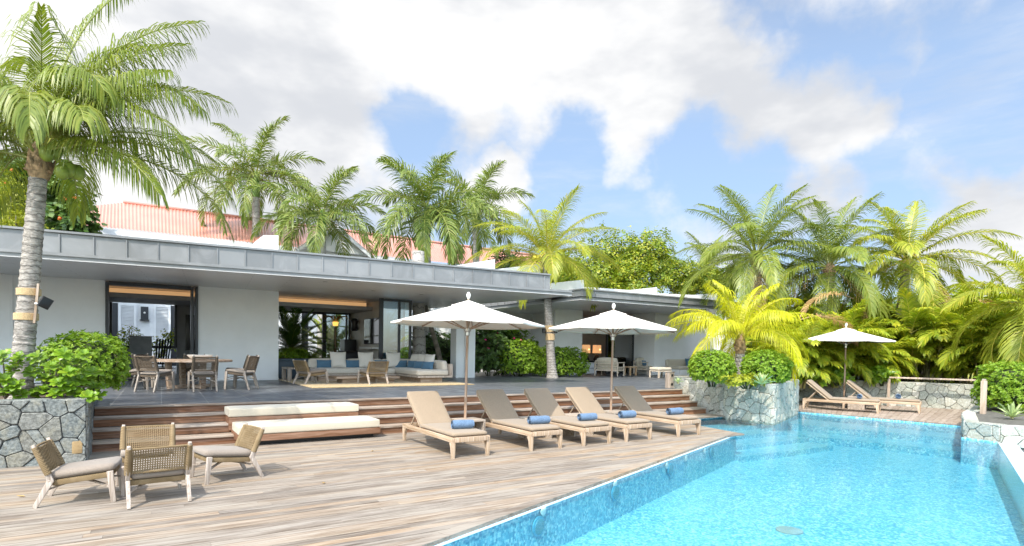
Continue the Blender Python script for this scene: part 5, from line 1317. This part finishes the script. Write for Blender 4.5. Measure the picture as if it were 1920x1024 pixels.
palm('golden_palm', 'vivid yellow palm between the two round shrubs in the pool planter', [gb, gb.lerp(gp, .5), gp], .14, .11, gp + Vector((0, 0, .05)), 'coco', 19, 2.5, 105, mats=('leaf_gold', 'rachis_y'), elr=(84, 16), nl=66, ll=.68, lw=.017, segs=4, droop=(R(50), R(108)), hang=.7, dead=0,
     extra=[(AZ(180), R(58), 2.3, R(100)), (AZ(0), R(50), 2.1, R(85)), (AZ(25), R(62), 2.2, R(95)), (AZ(-20), R(40), 2.0, R(100)), (AZ(205), R(48), 2.1, R(95))])
# areca clumps: several canes, arching yellow green feather leaves; four builds copied about
GA = 'areca palm clumps in the right garden'
def areca(label, loc, seed, nst=7, hmax=1.7, L=1.5):
    rng = random.Random(seed); t_ = thing('areca_palm', label, 'palm clump', loc, 0, GA); ml, ms, mc = MB(), MB(), MB()
    for k in range(nst):
        a = rng.uniform(0, 6.28); r_ = rng.uniform(.05, .4); h = hmax * rng.uniform(.3, 1.0); b = Vector((r_ * math.cos(a), r_ * math.sin(a), -.1)); lean = rng.uniform(.1, .32) * h
        tp = b + Vector((math.cos(a) * lean, math.sin(a) * lean, h)); mc.tube([b, b.lerp(tp, .5) - Vector((0, 0, .0)), tp], [.035, .028, .024], 7)
        for j in range(9):
            x = j / 8; frond(ml, ms, tp, j * 2.4 + rng.uniform(-.4, .4) + a, R(lerp(82, 22, x)), L * rng.uniform(.8, 1.1), R(lerp(45, 95, x)), 30, .46, .036, rng, .15, 3, .45, 1.3, .12)
    ml.build('foliage', 'leaf_areca', t_); ms.build('stalks', 'rachis_y', t_, smooth=60); mc.build('canes', 'cane', t_, smooth=60)
    return t_
AP = [(1500, 705, 20.5, 0, 1.0, 'areca clump low beside the right round shrub'), (1560, 690, 21.5, 1, 1.1, 'areca clump directly left of the far parasol pole'), (1625, 695, 22.0, 2, 1.05, 'areca clump directly right of the far parasol pole'),
      (1740, 700, 22.5, 3, 1.25, 'areca clump behind the left end of the wooden rail'), (1800, 705, 22.5, 0, 1.35, 'areca clump behind the middle of the wooden rail'), (1860, 700, 21.0, 1, 1.25, 'areca clump above the right edge hedge'),
      (1915, 690, 20.0, 2, 1.2, 'areca clump cut by the right edge of the photo'), (1470, 640, 25.0, 3, 1.4, 'areca clump behind the golden palm'), (1545, 640, 27.0, 0, 1.5, 'tall areca clump between the two middle coconut palms'),
      (1620, 640, 27.5, 1, 1.5, 'tall areca clump behind the right tip of the far parasol'), (1690, 650, 27.0, 2, 1.5, 'tall areca clump at the foot of the yellow coconut palm'), (1765, 640, 28.0, 3, 1.7, 'tallest areca clump of the thicket'),
      (1835, 640, 27.0, 0, 1.6, 'tall areca clump between thicket and right edge palm'), (1900, 640, 26.0, 1, 1.7, 'tall areca clump behind the right edge palm'), (1440, 690, 22.0, 2, 1.0, 'small areca clump behind the two round shrubs'), (1710, 690, 25.0, 1, 1.2, 'areca clump behind the first rail post'), (1590, 660, 24.5, 3, 1.2, 'areca clump right behind the far parasol canopy'), (1660, 690, 24.0, 0, 1.0, 'areca clump at the grey trunk behind the parasol')]
protos = {}
for i, (px, py, d, k, sc, lb) in enumerate(AP):
    p = gd(px, 690, d); loc = Vector((p.x, p.y, .68))
    if k not in protos: protos[k] = areca(lb, loc, 200 + k, 10 + k % 2, (1.5, 1.8, 1.6, 2.0)[k], (1.4, 1.5, 1.35, 1.6)[k]); o = protos[k]
    else: o = dup(protos[k], loc, i * 1.3, lb, GA)
    o.scale = (sc,) * 3
# dead fronds hanging in the thicket
rng = random.Random(5)
for i, (px, py, d, az, lb) in enumerate(((1600, 560, 22.5, 190, 'brown dead frond arching down above the far parasol'), (1760, 570, 22, -20, 'dry tan frond fallen across the areca thicket'), (1500, 600, 19.5, 10, 'dry brown frond behind the golden palm'))):
    md, ms = MB(), MB(); frond(md, ms, (0, 0, 0), AZ(az), R(20), 2.6, R(85), 46, .55, .04, rng, .3, 2, .9, 1.2); p = gd(px, py, d); t_ = thing('dead_frond', lb, 'dead frond', p); md.build('leaflets', 'dead', t_); ms.build('stalk', 'fibre', t_)
# ------------------------------------------------------------------ shrubs
def shrub(name, label, c, rad, ncl, leaf, mat, seed, power=2.0, per=6, cat='shrub', group=None, lump=.12, core=True, flowers=None, wid=.5, inner=.8, zmin=-.75, stems=True):
    """rosettes of leaves through the outer shell of a rounded (or boxy) volume"""
    rng = random.Random(seed); c = Vector(c); t_ = thing(name, label, cat, c - Vector((0, 0, rad[2])), 0, group); m = MB(); up0 = Vector((0, 0, rad[2]))
    off = Vector((seed * 3.1, seed * 1.7, 0))
    def surf(dv, k):
        e = 2.0 / power; s_ = (abs(dv.x) ** power + abs(dv.y) ** power + abs(dv.z) ** power) ** (-1 / power)
        l_ = 1 + lump * (noise.noise(dv * 2.2 + off) * 1.2 + noise.noise(dv * 5.0 + off) * .6)
        return Vector((dv.x * s_ * rad[0], dv.y * s_ * rad[1], dv.z * s_ * rad[2])) * k * l_
    for i in range(ncl):
        while True:
            dv = Vector((rng.gauss(0, 1), rng.gauss(0, 1), rng.gauss(0, 1)))
            if dv.length > .1 and dv.normalized().z > zmin: break
        dv.normalize(); p = surf(dv, rng.uniform(inner, 1.03)) + up0
        nrm = Vector((dv.x / rad[0], dv.y / rad[1], dv.z / rad[2])).normalized(); ax_ = (nrm * .8 + UPV * .5 + Vector((rng.uniform(-.6, .6), rng.uniform(-.6, .6), rng.uniform(-.3, .4)))).normalized()
        u = ax_.cross(Vector((.3, .9, .1))).normalized(); v = ax_.cross(u); a0 = rng.uniform(0, 6.28)
        for k in range(per):
            a = a0 + k * 2 * math.pi / per + rng.uniform(-.3, .3); o = u * math.cos(a) + v * math.sin(a); l_ = leaf * rng.uniform(.65, 1.15); w_ = l_ * wid
            d = (o + ax_ * rng.uniform(.15, .9)).normalized(); sd = d.cross(ax_); sd = sd.normalized() if sd.length > 1e-3 else u; b = len(m.v); nn = sd.cross(d)
            m.v += [tuple(p), tuple(p + d * l_ * .55 + sd * w_ * .5 + nn * w_ * .12), tuple(p + d * l_ - nn * l_ * .12), tuple(p + d * l_ * .55 - sd * w_ * .5 + nn * w_ * .12), tuple(p + d * l_ * .5)]
            m.f += [(b, b + 1, b + 2, b + 4), (b, b + 4, b + 2, b + 3)]
    m.build('foliage', mat, t_)
    ms = MB()
    for k in range(7 if stems else 0):
        a = rng.uniform(0, 6.28); dv = Vector((math.cos(a) * .7, math.sin(a) * .7, rng.uniform(.1, .8))).normalized(); q = surf(dv, .8) + up0
        ms.tube([(math.cos(a) * rad[0] * .12, math.sin(a) * rad[1] * .12, -.05), q * .5 + Vector((0, 0, .02)), q], [.022, .015, .006], 5)
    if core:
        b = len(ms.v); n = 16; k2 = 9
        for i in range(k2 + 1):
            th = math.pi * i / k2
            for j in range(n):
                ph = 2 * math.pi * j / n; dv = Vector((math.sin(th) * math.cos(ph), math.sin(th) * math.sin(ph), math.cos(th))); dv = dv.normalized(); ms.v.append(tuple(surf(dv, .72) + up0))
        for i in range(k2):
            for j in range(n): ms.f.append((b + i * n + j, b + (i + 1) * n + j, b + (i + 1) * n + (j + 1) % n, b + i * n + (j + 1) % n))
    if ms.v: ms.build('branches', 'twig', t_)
    if flowers:
        mf = MB()
        for k in range(flowers[1]):
            dv = Vector((rng.uniform(-1, 1), rng.uniform(-1, -.1), rng.uniform(-.3, .7))).normalized(); q = surf(dv, 1.02) + up0; mf.ball(q, flowers[2], 6, (1, 1, .7), .3)
        mf.build('flowers', flowers[0], t_)
    return t_
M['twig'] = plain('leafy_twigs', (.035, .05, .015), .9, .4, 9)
shrub('hedge', 'dense clipped bright green shrub in the left stone planter', (.0 - .72, 12.0, 1.42), (.62, .62, .52), 1710, 0.059, 'leaf_hedge', 1, 2.3, cat='shrub')
shrub('hedge', 'boxy clipped bright green hedge on the terrace below the slim palm', (16.0, 20.9, 1.26), (1.55, .9, .66), 2850, 0.077, 'leaf_hedge', 3, 3.0)
shrub('hedge', 'darker green hedge bulging left of the boxy clipped hedge', (14.2, 21.3, 1.42), (1.1, .9, .82), 2090, 0.077, 'leaf_hedge', 4, 2.5)
shrub('flowering_bush', 'dark bushy shrub with magenta flowers beside the villa column', (13.2, 22.0, 1.65), (1.5, 1.1, 1.1), 1300, .16, 'leaf_dark', 5, 2.3, lump=.3, flowers=('flower', 9, .06))
shrub('bush', 'loose yellow green bush above the dark flowering one', (14.6, 23.6, 2.0), (1.8, 1.0, 1.0), 800, .16, 'leaf_big', 6, 2.1, lump=.4)
pR = gd(1335, 692, 15.9); shrub('round_shrub', 'round clipped bright green shrub, left of the golden palm', (pR.x, pR.y, 1.37), (.60, .60, .48), 1900, 0.056, 'leaf_hedge', 7, 2.2, lump=.05)
pR2 = gd(1436, 693, 15.9); shrub('round_shrub', 'round clipped bright green shrub, right of the golden palm', (pR2.x, pR2.y, 1.37), (.66, .62, .49), 1995, 0.056, 'leaf_hedge', 8, 2.2, lump=.05)
pR3 = gd(1900, 752, 15.5); shrub('hedge', 'bright green hedge at the right edge behind the thick post', (pR3.x + .35, pR3.y + .1, .95), (.95, .8, .68), 2280, 0.070, 'leaf_hedge', 9, 2.8)
# filler ground shrubs in the planters and along the far wall
p = gd(1400, 712, 15.3); shrub('low_shrub', 'thin low yellow green plants at the foot of the golden palm', (p.x, p.y, 1.06), (1.0, .35, .17), 260, .09, 'leaf_yg', 10, 2, core=False, lump=.4, inner=.3)
for i, (px, py, d, lb) in enumerate(((1525, 700, 20.2, 'low glossy broad leaved plant left of the far parasol pole'), (1655, 703, 20.8, 'low glossy broad leaved plant between the far loungers and the rail post'), (1570, 705, 20.6, 'small broad leaved plant under the areca right of the pole'))):
    p = gd(px, py, d); shrub('broad_leaf_plant', lb, (p.x, p.y, 1.08), (.62, .4, .34), 150, .19, 'leaf_big', 20 + i, 2, per=5, core=False, lump=.4, wid=.62, inner=.45, cat='plant')
# large-leaved naupaka sprawling over the left planter
def sprawl(name, label, pts, mat, seed, leaf=.17, per=7, cat='plant'):
    rng = random.Random(seed); b0_ = Vector(pts[0]); t_ = thing(name, label, cat, b0_); m, ms = MB(), MB()
    for p in pts[1:]:
        e_ = Vector(p) - b0_; mid = e_ * .5 + Vector((0, 0, .10)); ms.tube([(0, 0, 0), mid, e_], [.016, .012, .007], 5)
        for q, sc in ((e_, 1.0), (mid.lerp(e_, .65), .8)):
            ax_ = (Vector((rng.uniform(-.4, .4), rng.uniform(-.9, -.1), .9))).normalized(); u = ax_.cross(Vector((.9, .2, .1))).normalized(); v = ax_.cross(u); a0 = rng.uniform(0, 6)
            for k in range(per * 2):
                lay = k // per; a = a0 + k * 2 * math.pi / per + lay * .4; o = u * math.cos(a) + v * math.sin(a); l_ = leaf * sc * rng.uniform(.75, 1.15) * (1 - .3 * lay); w_ = l_ * .55
                d = (o + ax_ * (.25 + .6 * lay + rng.uniform(-.15, .15))).normalized(); sd = d.cross(ax_).normalized(); nn = sd.cross(d); b = len(m.v); c0 = q + ax_ * .03 * lay
                m.v += [tuple(c0), tuple(c0 + d * l_ * .38 + sd * w_ * .34 + nn * w_ * .1), tuple(c0 + d * l_ * .78 + sd * w_ * .5 + nn * w_ * .08), tuple(c0 + d * l_ - nn * l_ * .12), tuple(c0 + d * l_ * .78 - sd * w_ * .5 + nn * w_ * .08), tuple(c0 + d * l_ * .38 - sd * w_ * .34 + nn * w_ * .1), tuple(c0 + d * l_ * .45 - nn * .0), tuple(c0 + d * l_ * .8)]
                m.f += [(b, b + 1, b + 6), (b + 1, b + 2, b + 7, b + 6), (b + 2, b + 3, b + 7), (b, b + 6, b + 5), (b + 6, b + 7, b + 4, b + 5), (b + 7, b + 3, b + 4)]
    m.build('leaves', mat, t_); ms.build('stems', 'bark', t_, smooth=60); return t_
rng = random.Random(77)
pts = [gy(95, 745, 11.3)]
for px, py in ((70, 672), (95, 690), (120, 665), (60, 700), (130, 700), (150, 680), (150, 715), (175, 700), (110, 720), (80, 735), (140, 738), (190, 728), (165, 745), (60, 742), (105, 742), (185, 745), (120, 690), (88, 712), (160, 668), (130, 725)): pts.append(gy(px, py, 10.75 + rng.uniform(-.1, .35)))
pts[0].z = .92; sprawl('broad_leaf_bush', 'large glossy leaved bush sprawling over the left planter edge', pts, 'leaf_big', 31, .14)
pts = [gy(10, 750, 11.2)]
for px, py in ((5, 668), (25, 690), (38, 672), (10, 715), (30, 725), (-20, 700), (18, 735), (-10, 740), (40, 742), (-30, 670)): pts.append(gy(px, py, 10.85 + rng.uniform(-.1, .3)))
pts[0].z = .92; sprawl('broad_leaf_bush', 'glossy leaved bush at the left edge around the palm trunk', pts, 'leaf_big', 32, .14)
# agaves: thick pointed leaves in a rosette
def agave(label, loc, seed, L=.34, n=22, mat='leaf_agave'):
    rng = random.Random(seed); t_ = thing('agave', label, 'agave', loc); m = MB()
    for i in range(n):
        a = i * 2.4; el = R(lerp(78, 8, i / n)); d = Vector((math.cos(a) * math.cos(el), math.sin(a) * math.cos(el), math.sin(el))); sd = d.cross(UPV).normalized(); l_ = L * rng.uniform(.85, 1.1); w_ = l_ * .20; nn = sd.cross(d); b = len(m.v)
        for q, ww, dz in ((0, .5, 0), (.35, .9, 0), (.7, .75, -.01), (1, .04, -.04)): c_ = d * l_ * q + Vector((0, 0, dz + .03)); m.v += [tuple(c_ - sd * w_ * ww * .5 + nn * w_ * .14), tuple(c_ - nn * w_ * .1), tuple(c_ + sd * w_ * ww * .5 + nn * w_ * .14)]
        for k in range(3):
            for j in range(2): m.f.append((b + k * 3 + j, b + k * 3 + j + 1, b + k * 3 + j + 4, b + k * 3 + j + 3))
    m.build('leaves', mat, t_, smooth=40); MB().lathe([(.03, 0), (.03, .06), (.01, .08)], 8).build('stem', 'cane', t_); return t_
p = gd(1428, 716, 14.9); agave('pale spiky agave in the pool planter before the right round shrub', (p.x, p.y, .95), 41, .36)
p = gd(1897, 797, 13.6); agave('yellow green spiky agave under the right edge hedge', (p.x, p.y, .34), 42, .42, 18)
p = gd(1262, 708, 15.5); agave('small spiky agave beside the wooden bollard', (p.x + .2, p.y, .93), 43, .2, 14)
# ------------------------------------------------------------------ trees behind
def tree(name, label, base, lobes, ncl, leaf, mat, seed, trunk_r=.22, per=6, wid=.55, cat='tree', group=None, flowers=None):
    rng = random.Random(seed); base = Vector(base); t_ = thing(name, label, cat, base, 0, group); m, mt = MB(), MB(); top = Vector((0, 0, 0))
    cen = sum((Vector(l[0]) for l in lobes), Vector()) / len(lobes) - base; fork = Vector((cen.x * .4, cen.y * .4, cen.z * .45))
    mt.tube([(0, 0, -.1), fork * .5, fork], [trunk_r * 1.3, trunk_r, trunk_r * .85], 9)
    tot = sum(l[1][0] * l[1][2] for l in lobes)
    for (c, rad) in lobes:
        c = Vector(c) - base; mt.tube([fork, fork.lerp(c, .5) + Vector((0, 0, .2)), c, c + Vector((0, 0, rad[2] * .6))], [trunk_r * .6, trunk_r * .4, trunk_r * .22, .02], 6)
        off = Vector((rng.uniform(0, 50), rng.uniform(0, 50), 0))
        for i in range(int(ncl * rad[0] * rad[2] / tot)):
            dv = Vector((rng.gauss(0, 1), rng.gauss(0, 1), rng.gauss(0, 1))).normalized(); l_ = 1 + .35 * noise.noise(dv * 2.5 + off) + .2 * noise.noise(dv * 6 + off)
            k = rng.random() ** .45 * l_; p = c + Vector((dv.x * rad[0] * k, dv.y * rad[1] * k, dv.z * rad[2] * k))
            if noise.noise((p + base) * .9 + off) < -.28: continue
            ax_ = (dv * .6 + UPV * .6 + Vector((rng.uniform(-.7, .7), rng.uniform(-.7, .7), rng.uniform(-.4, .4)))).normalized(); u = ax_.cross(Vector((.3, .9, .1))).normalized(); v = ax_.cross(u); a0 = rng.uniform(0, 6.28)
            for q in range(per):
                a = a0 + q * 2 * math.pi / per + rng.uniform(-.4, .4); o = u * math.cos(a) + v * math.sin(a); ll_ = leaf * rng.uniform(.6, 1.2); w_ = ll_ * wid; d = (o + ax_ * rng.uniform(-.2, .7)).normalized(); sd = d.cross(ax_); sd = sd.normalized() if sd.length > 1e-3 else u; b = len(m.v); pp = p + o * leaf * .3
                m.v += [tuple(pp), tuple(pp + d * ll_ * .5 + sd * w_ * .5), tuple(pp + d * ll_ - UPV * ll_ * .1), tuple(pp + d * ll_ * .5 - sd * w_ * .5)]; m.f.append((b, b + 1, b + 2, b + 3))
    m.build('crown', mat, t_); mt.build('trunk', 'bark', t_, smooth=60)
    if flowers:
        mf = MB()
        for k in range(flowers[1]):
            c, rad = lobes[k % len(lobes)]; dv = Vector((rng.uniform(-1, 1), -1, rng.uniform(-.7, .5))).normalized(); mf.ball(Vector(c) - base + Vector((dv.x * rad[0], dv.y * rad[1], dv.z * rad[2])), flowers[2], 6, (1, 1, 1), .3)
        mf.build('flowers', flowers[0], t_)
    return t_
def lobe(px, py, d, rx, rz): return (gd(px, py, d), (rx, rx * .8, rz))
b = gd(110, 600, 24); b.z = 0
tree('sea_grape_tree', 'dark round leaved tree standing behind the villa roof beside the big palm', b, [lobe(120, 380, 24, 1.15, 1.1), lobe(80, 330, 24.5, 1.3, 1.0), lobe(140, 420, 23.5, .9, .8), lobe(50, 400, 24.5, 1.3, 1.2), lobe(10, 330, 25, 1.2, 1.1)], 1500, .24, 'leaf_grape', 51, .2, 6, .95, flowers=('flower_o', 6, .07))
b = gd(15, 600, 22); b.z = 0
tree('leafy_tree', 'yellow green small leaved tree at the left edge behind the roof', b, [lobe(20, 390, 22, .9, .7), lobe(-20, 360, 22, 1.2, 1.0), lobe(30, 420, 21.5, .9, .5)], 900, .13, 'leaf_yg', 52, .14)
GT2 = 'leafy trees behind the pavilion'
b = gd(1150, 600, 36); b.z = 0
tree('leafy_tree', 'wide bright green leafy tree behind the pavilion roof', b, [lobe(1150, 490, 36, 2.6, 1.9), lobe(1060, 510, 36, 2.0, 1.4), lobe(1215, 480, 35, 1.8, 1.7), lobe(1110, 530, 34.5, 2.2, 1.1), lobe(1190, 530, 34, 2.3, 1.2), lobe(1010, 530, 35, 1.5, .9)], 5600, .20, 'leaf_tree', 53, .3, group=GT2)
b = gd(1280, 600, 38); b.z = 0
tree('leafy_tree', 'smaller leafy tree right of the wide one, above the pavilion end', b, [lobe(1290, 520, 38, 1.8, 1.3), lobe(1350, 530, 38, 1.8, 1.2), lobe(1250, 505, 38, 1.0, 1.2)], 2100, .19, 'leaf_tree', 54, .22, group=GT2)
b = gd(960, 600, 38); b.z = 0
tree('leafy_tree', 'leafy tree filling the gap between royal palms and slim palm', b, [lobe(950, 500, 38, 1.5, 1.2), lobe(900, 520, 38, 1.2, .8)], 800, .22, 'leaf_dark', 55, .2, group=GT2)
GT3 = 'bushy trees filling the right garden'
for i, (px, d, lb, mt_, lobs) in enumerate(((1480, 32, 'dark bushy tree behind the tallest coconut palm', 'leaf_grape', [lobe(1440, 590, 32, 2.0, 1.8), lobe(1500, 610, 32, 1.8, 1.9), lobe(1380, 600, 33, 1.6, 1.5)]),
    (1640, 33, 'dark bushy tree behind the dead brown frond', 'leaf_grape', [lobe(1590, 600, 33, 2.0, 1.8), lobe(1660, 600, 33, 2.0, 1.7)]), (1780, 33, 'yellow green bushy tree at the right of the thicket', 'leaf_tree', [lobe(1740, 600, 34, 2.2, 1.6), lobe(1820, 590, 34, 2.4, 1.5), lobe(1780, 640, 32, 2.2, 1.3)]), (1920, 34, 'yellow green bushy tree cut by the right edge of the photo', 'leaf_yg', [lobe(1890, 590, 34, 2.2, 1.5), lobe(1970, 600, 34, 2.4, 1.8), lobe(1900, 640, 31, 2.0, 1.4)]))):
    b = gd(px, 690, d); b.z = .6; tree('bushy_tree', lb, b, lobs, 1500, .2, mt_, 60 + i, .2, group=GT3)
# ------------------------------------------------------------------ courtyard plants seen through the villa
tr = thing('trough', 'dark blue grey trough under the cycad at the left of the sofa', 'planter', (4.9, 22.6, T)); MB().prism([(-.62, -.4), (.62, -.4), (.62, .4), (-.62, .4)], 0, .62).build('body', 'bluepot', tr, bevel=.02); MB().bb((-.66, -.44, .621), (.66, .44, .70)).build('rim', 'bluepot', tr, bevel=.01); MB().bb((-.6, -.38, .701), (.6, .38, .71)).build('soil', 'soil', tr)
def fan(name, label, loc, n, L, seed, mat, ll=.3, lw=.03, el=(85, -10), nl=40, cat='cycad'):
    rng = random.Random(seed); t_ = thing(name, label, cat, loc); ml, ms = MB(), MB()
    for i in range(n): x = i / n; frond(ml, ms, (0, 0, .3), i * 2.4, R(lerp(el[0], el[1], x)), L * rng.uniform(.85, 1.1), R(lerp(25, 70, x)), nl, ll, lw, rng, .0, 2, .1, 1.3, .1)
    ml.build('fronds', mat, t_); ms.build('stalks', 'rachis', t_); MB().tube([(0, 0, -.2), (0, 0, .32)], [.16, .2], 10).build('trunk', 'fibre', t_); return t_
fan('cycad', 'dark spiky cycad behind the left end of the sofa', (5.25, 24.4, T + .75), 40, 2.0, 71, 'leaf_cycad', .42)
shrub('yellow_leaf_plant', 'yellow leaved plant in the blue grey trough', (4.9, 22.6, T + .86), (.6, .36, .2), 120, .14, 'leaf_big', 72, 2, core=False, inner=.4, cat='plant')
shrub('yellow_leaf_plant', 'yellow leaved plants in the courtyard behind the sofa', (6.4, 27.6, 1.1), (1.6, .5, .5), 260, .18, 'leaf_big', 73, 2, core=False, inner=.4, cat='plant')
fan('courtyard_palm', 'green courtyard palm seen through the glass behind the floor lamp', (7.9, 28.2, T + .5), 22, 2.3, 74, 'leaf_coco', .4, .05, (85, 10), 34, 'palm')
shrub('courtyard_bush', 'dark bush in the courtyard between glass door and column', (12.2, 25.6, 1.6), (1.5, .8, .95), 700, .16, 'leaf_dark', 75, 2.2, lump=.3)
fan('courtyard_palm', 'palm fronds behind the right edge of the glass door', (10.4, 28.0, 1.4), 24, 2.2, 76, 'leaf_coco', .5, .05, (80, -10), 34, 'palm')
q = gd(787, 660, 24); q.z = .6; q_ = gd(785, 560, 24)
ct2 = thing('grey_trunk', 'thick pale palm trunk in the courtyard beside the glass door', 'tree trunk', q); trunk_mb([(0, 0, 0), (q_ - q) * .5, q_ - q, (q_ - q) * 1.6], .28, .25, 14, .3, .004).build('trunk', 'trunk_royal', ct2, smooth=60); MB().lathe([(.3, -.05), (.34, 0), (.3, .1)], 14).build('root_collar', 'fibre', ct2, smooth=60)
lt0, lt1 = gd(832, 660, 25), gd(806, 606, 25); lt0.z = .6
lt = thing('leaning_tree', 'small leaning bare trunk in the courtyard left of the column', 'tree', lt0); MB().tube([(0, 0, 0), (lt1 - lt0) * .5 + Vector((.05, 0, 0)), lt1 - lt0, (lt1 - lt0) * 1.5], [.13, .11, .10, .08], 9).build('trunk', 'bark', lt, smooth=60); MB().tube([(lt1 - lt0) * 1.0, (lt1 - lt0) * 1.0 + Vector((.5, 0, .6))], [.06, .04], 7).build('limb', 'bark', lt, smooth=60)
for i, (px, py, yy, lb) in enumerate(((222, 645, 26.8, 'leafy pot plant outside the dining window, left'), (305, 650, 27.0, 'leafy young tree outside the dining window, right'))):
    p = gy(px, py, yy); p.z = 1.0
    tree('pot_plant', lb, (p.x, p.y, .6), [((p.x, p.y, 1.75), (.62, .4, .3)), ((p.x + .35, p.y, 2.1), (.42, .3, .4)), ((p.x - .3, p.y, 1.35), (.45, .3, .35))], 130, .14, 'leaf_tree', 80 + i, .035, 5, cat='plant')

# a few dry leaves blown onto the deck
rng = random.Random(12)
for i, (px, py, lb) in enumerate(((48, 931, 'small dark fallen leaf on the deck left of the low chairs'), (610, 905, 'small dry fallen leaf in the middle of the deck'), (700, 845, 'small dry fallen leaf on the deck between daybed and nearest lounger'))):
    p = gz(px, py, .006); m = MB(); L = .09
    m.add([(0, 0, 0), (.3 * L, .16 * L, .012), (.7 * L, .14 * L, .01), (L, 0, .02), (.7 * L, -.14 * L, .016), (.3 * L, -.16 * L, .014), (.5 * L, 0, .002)], [(0, 6, 1), (1, 6, 2), (2, 6, 3), (3, 6, 4), (4, 6, 5), (5, 6, 0)])
    o = m.build('fallen_leaf', 'dead', None); o.location = p; o.rotation_euler = (0, 0, rng.uniform(0, 6)); tag(o, lb, 'leaf', 'fallen leaves on the deck')
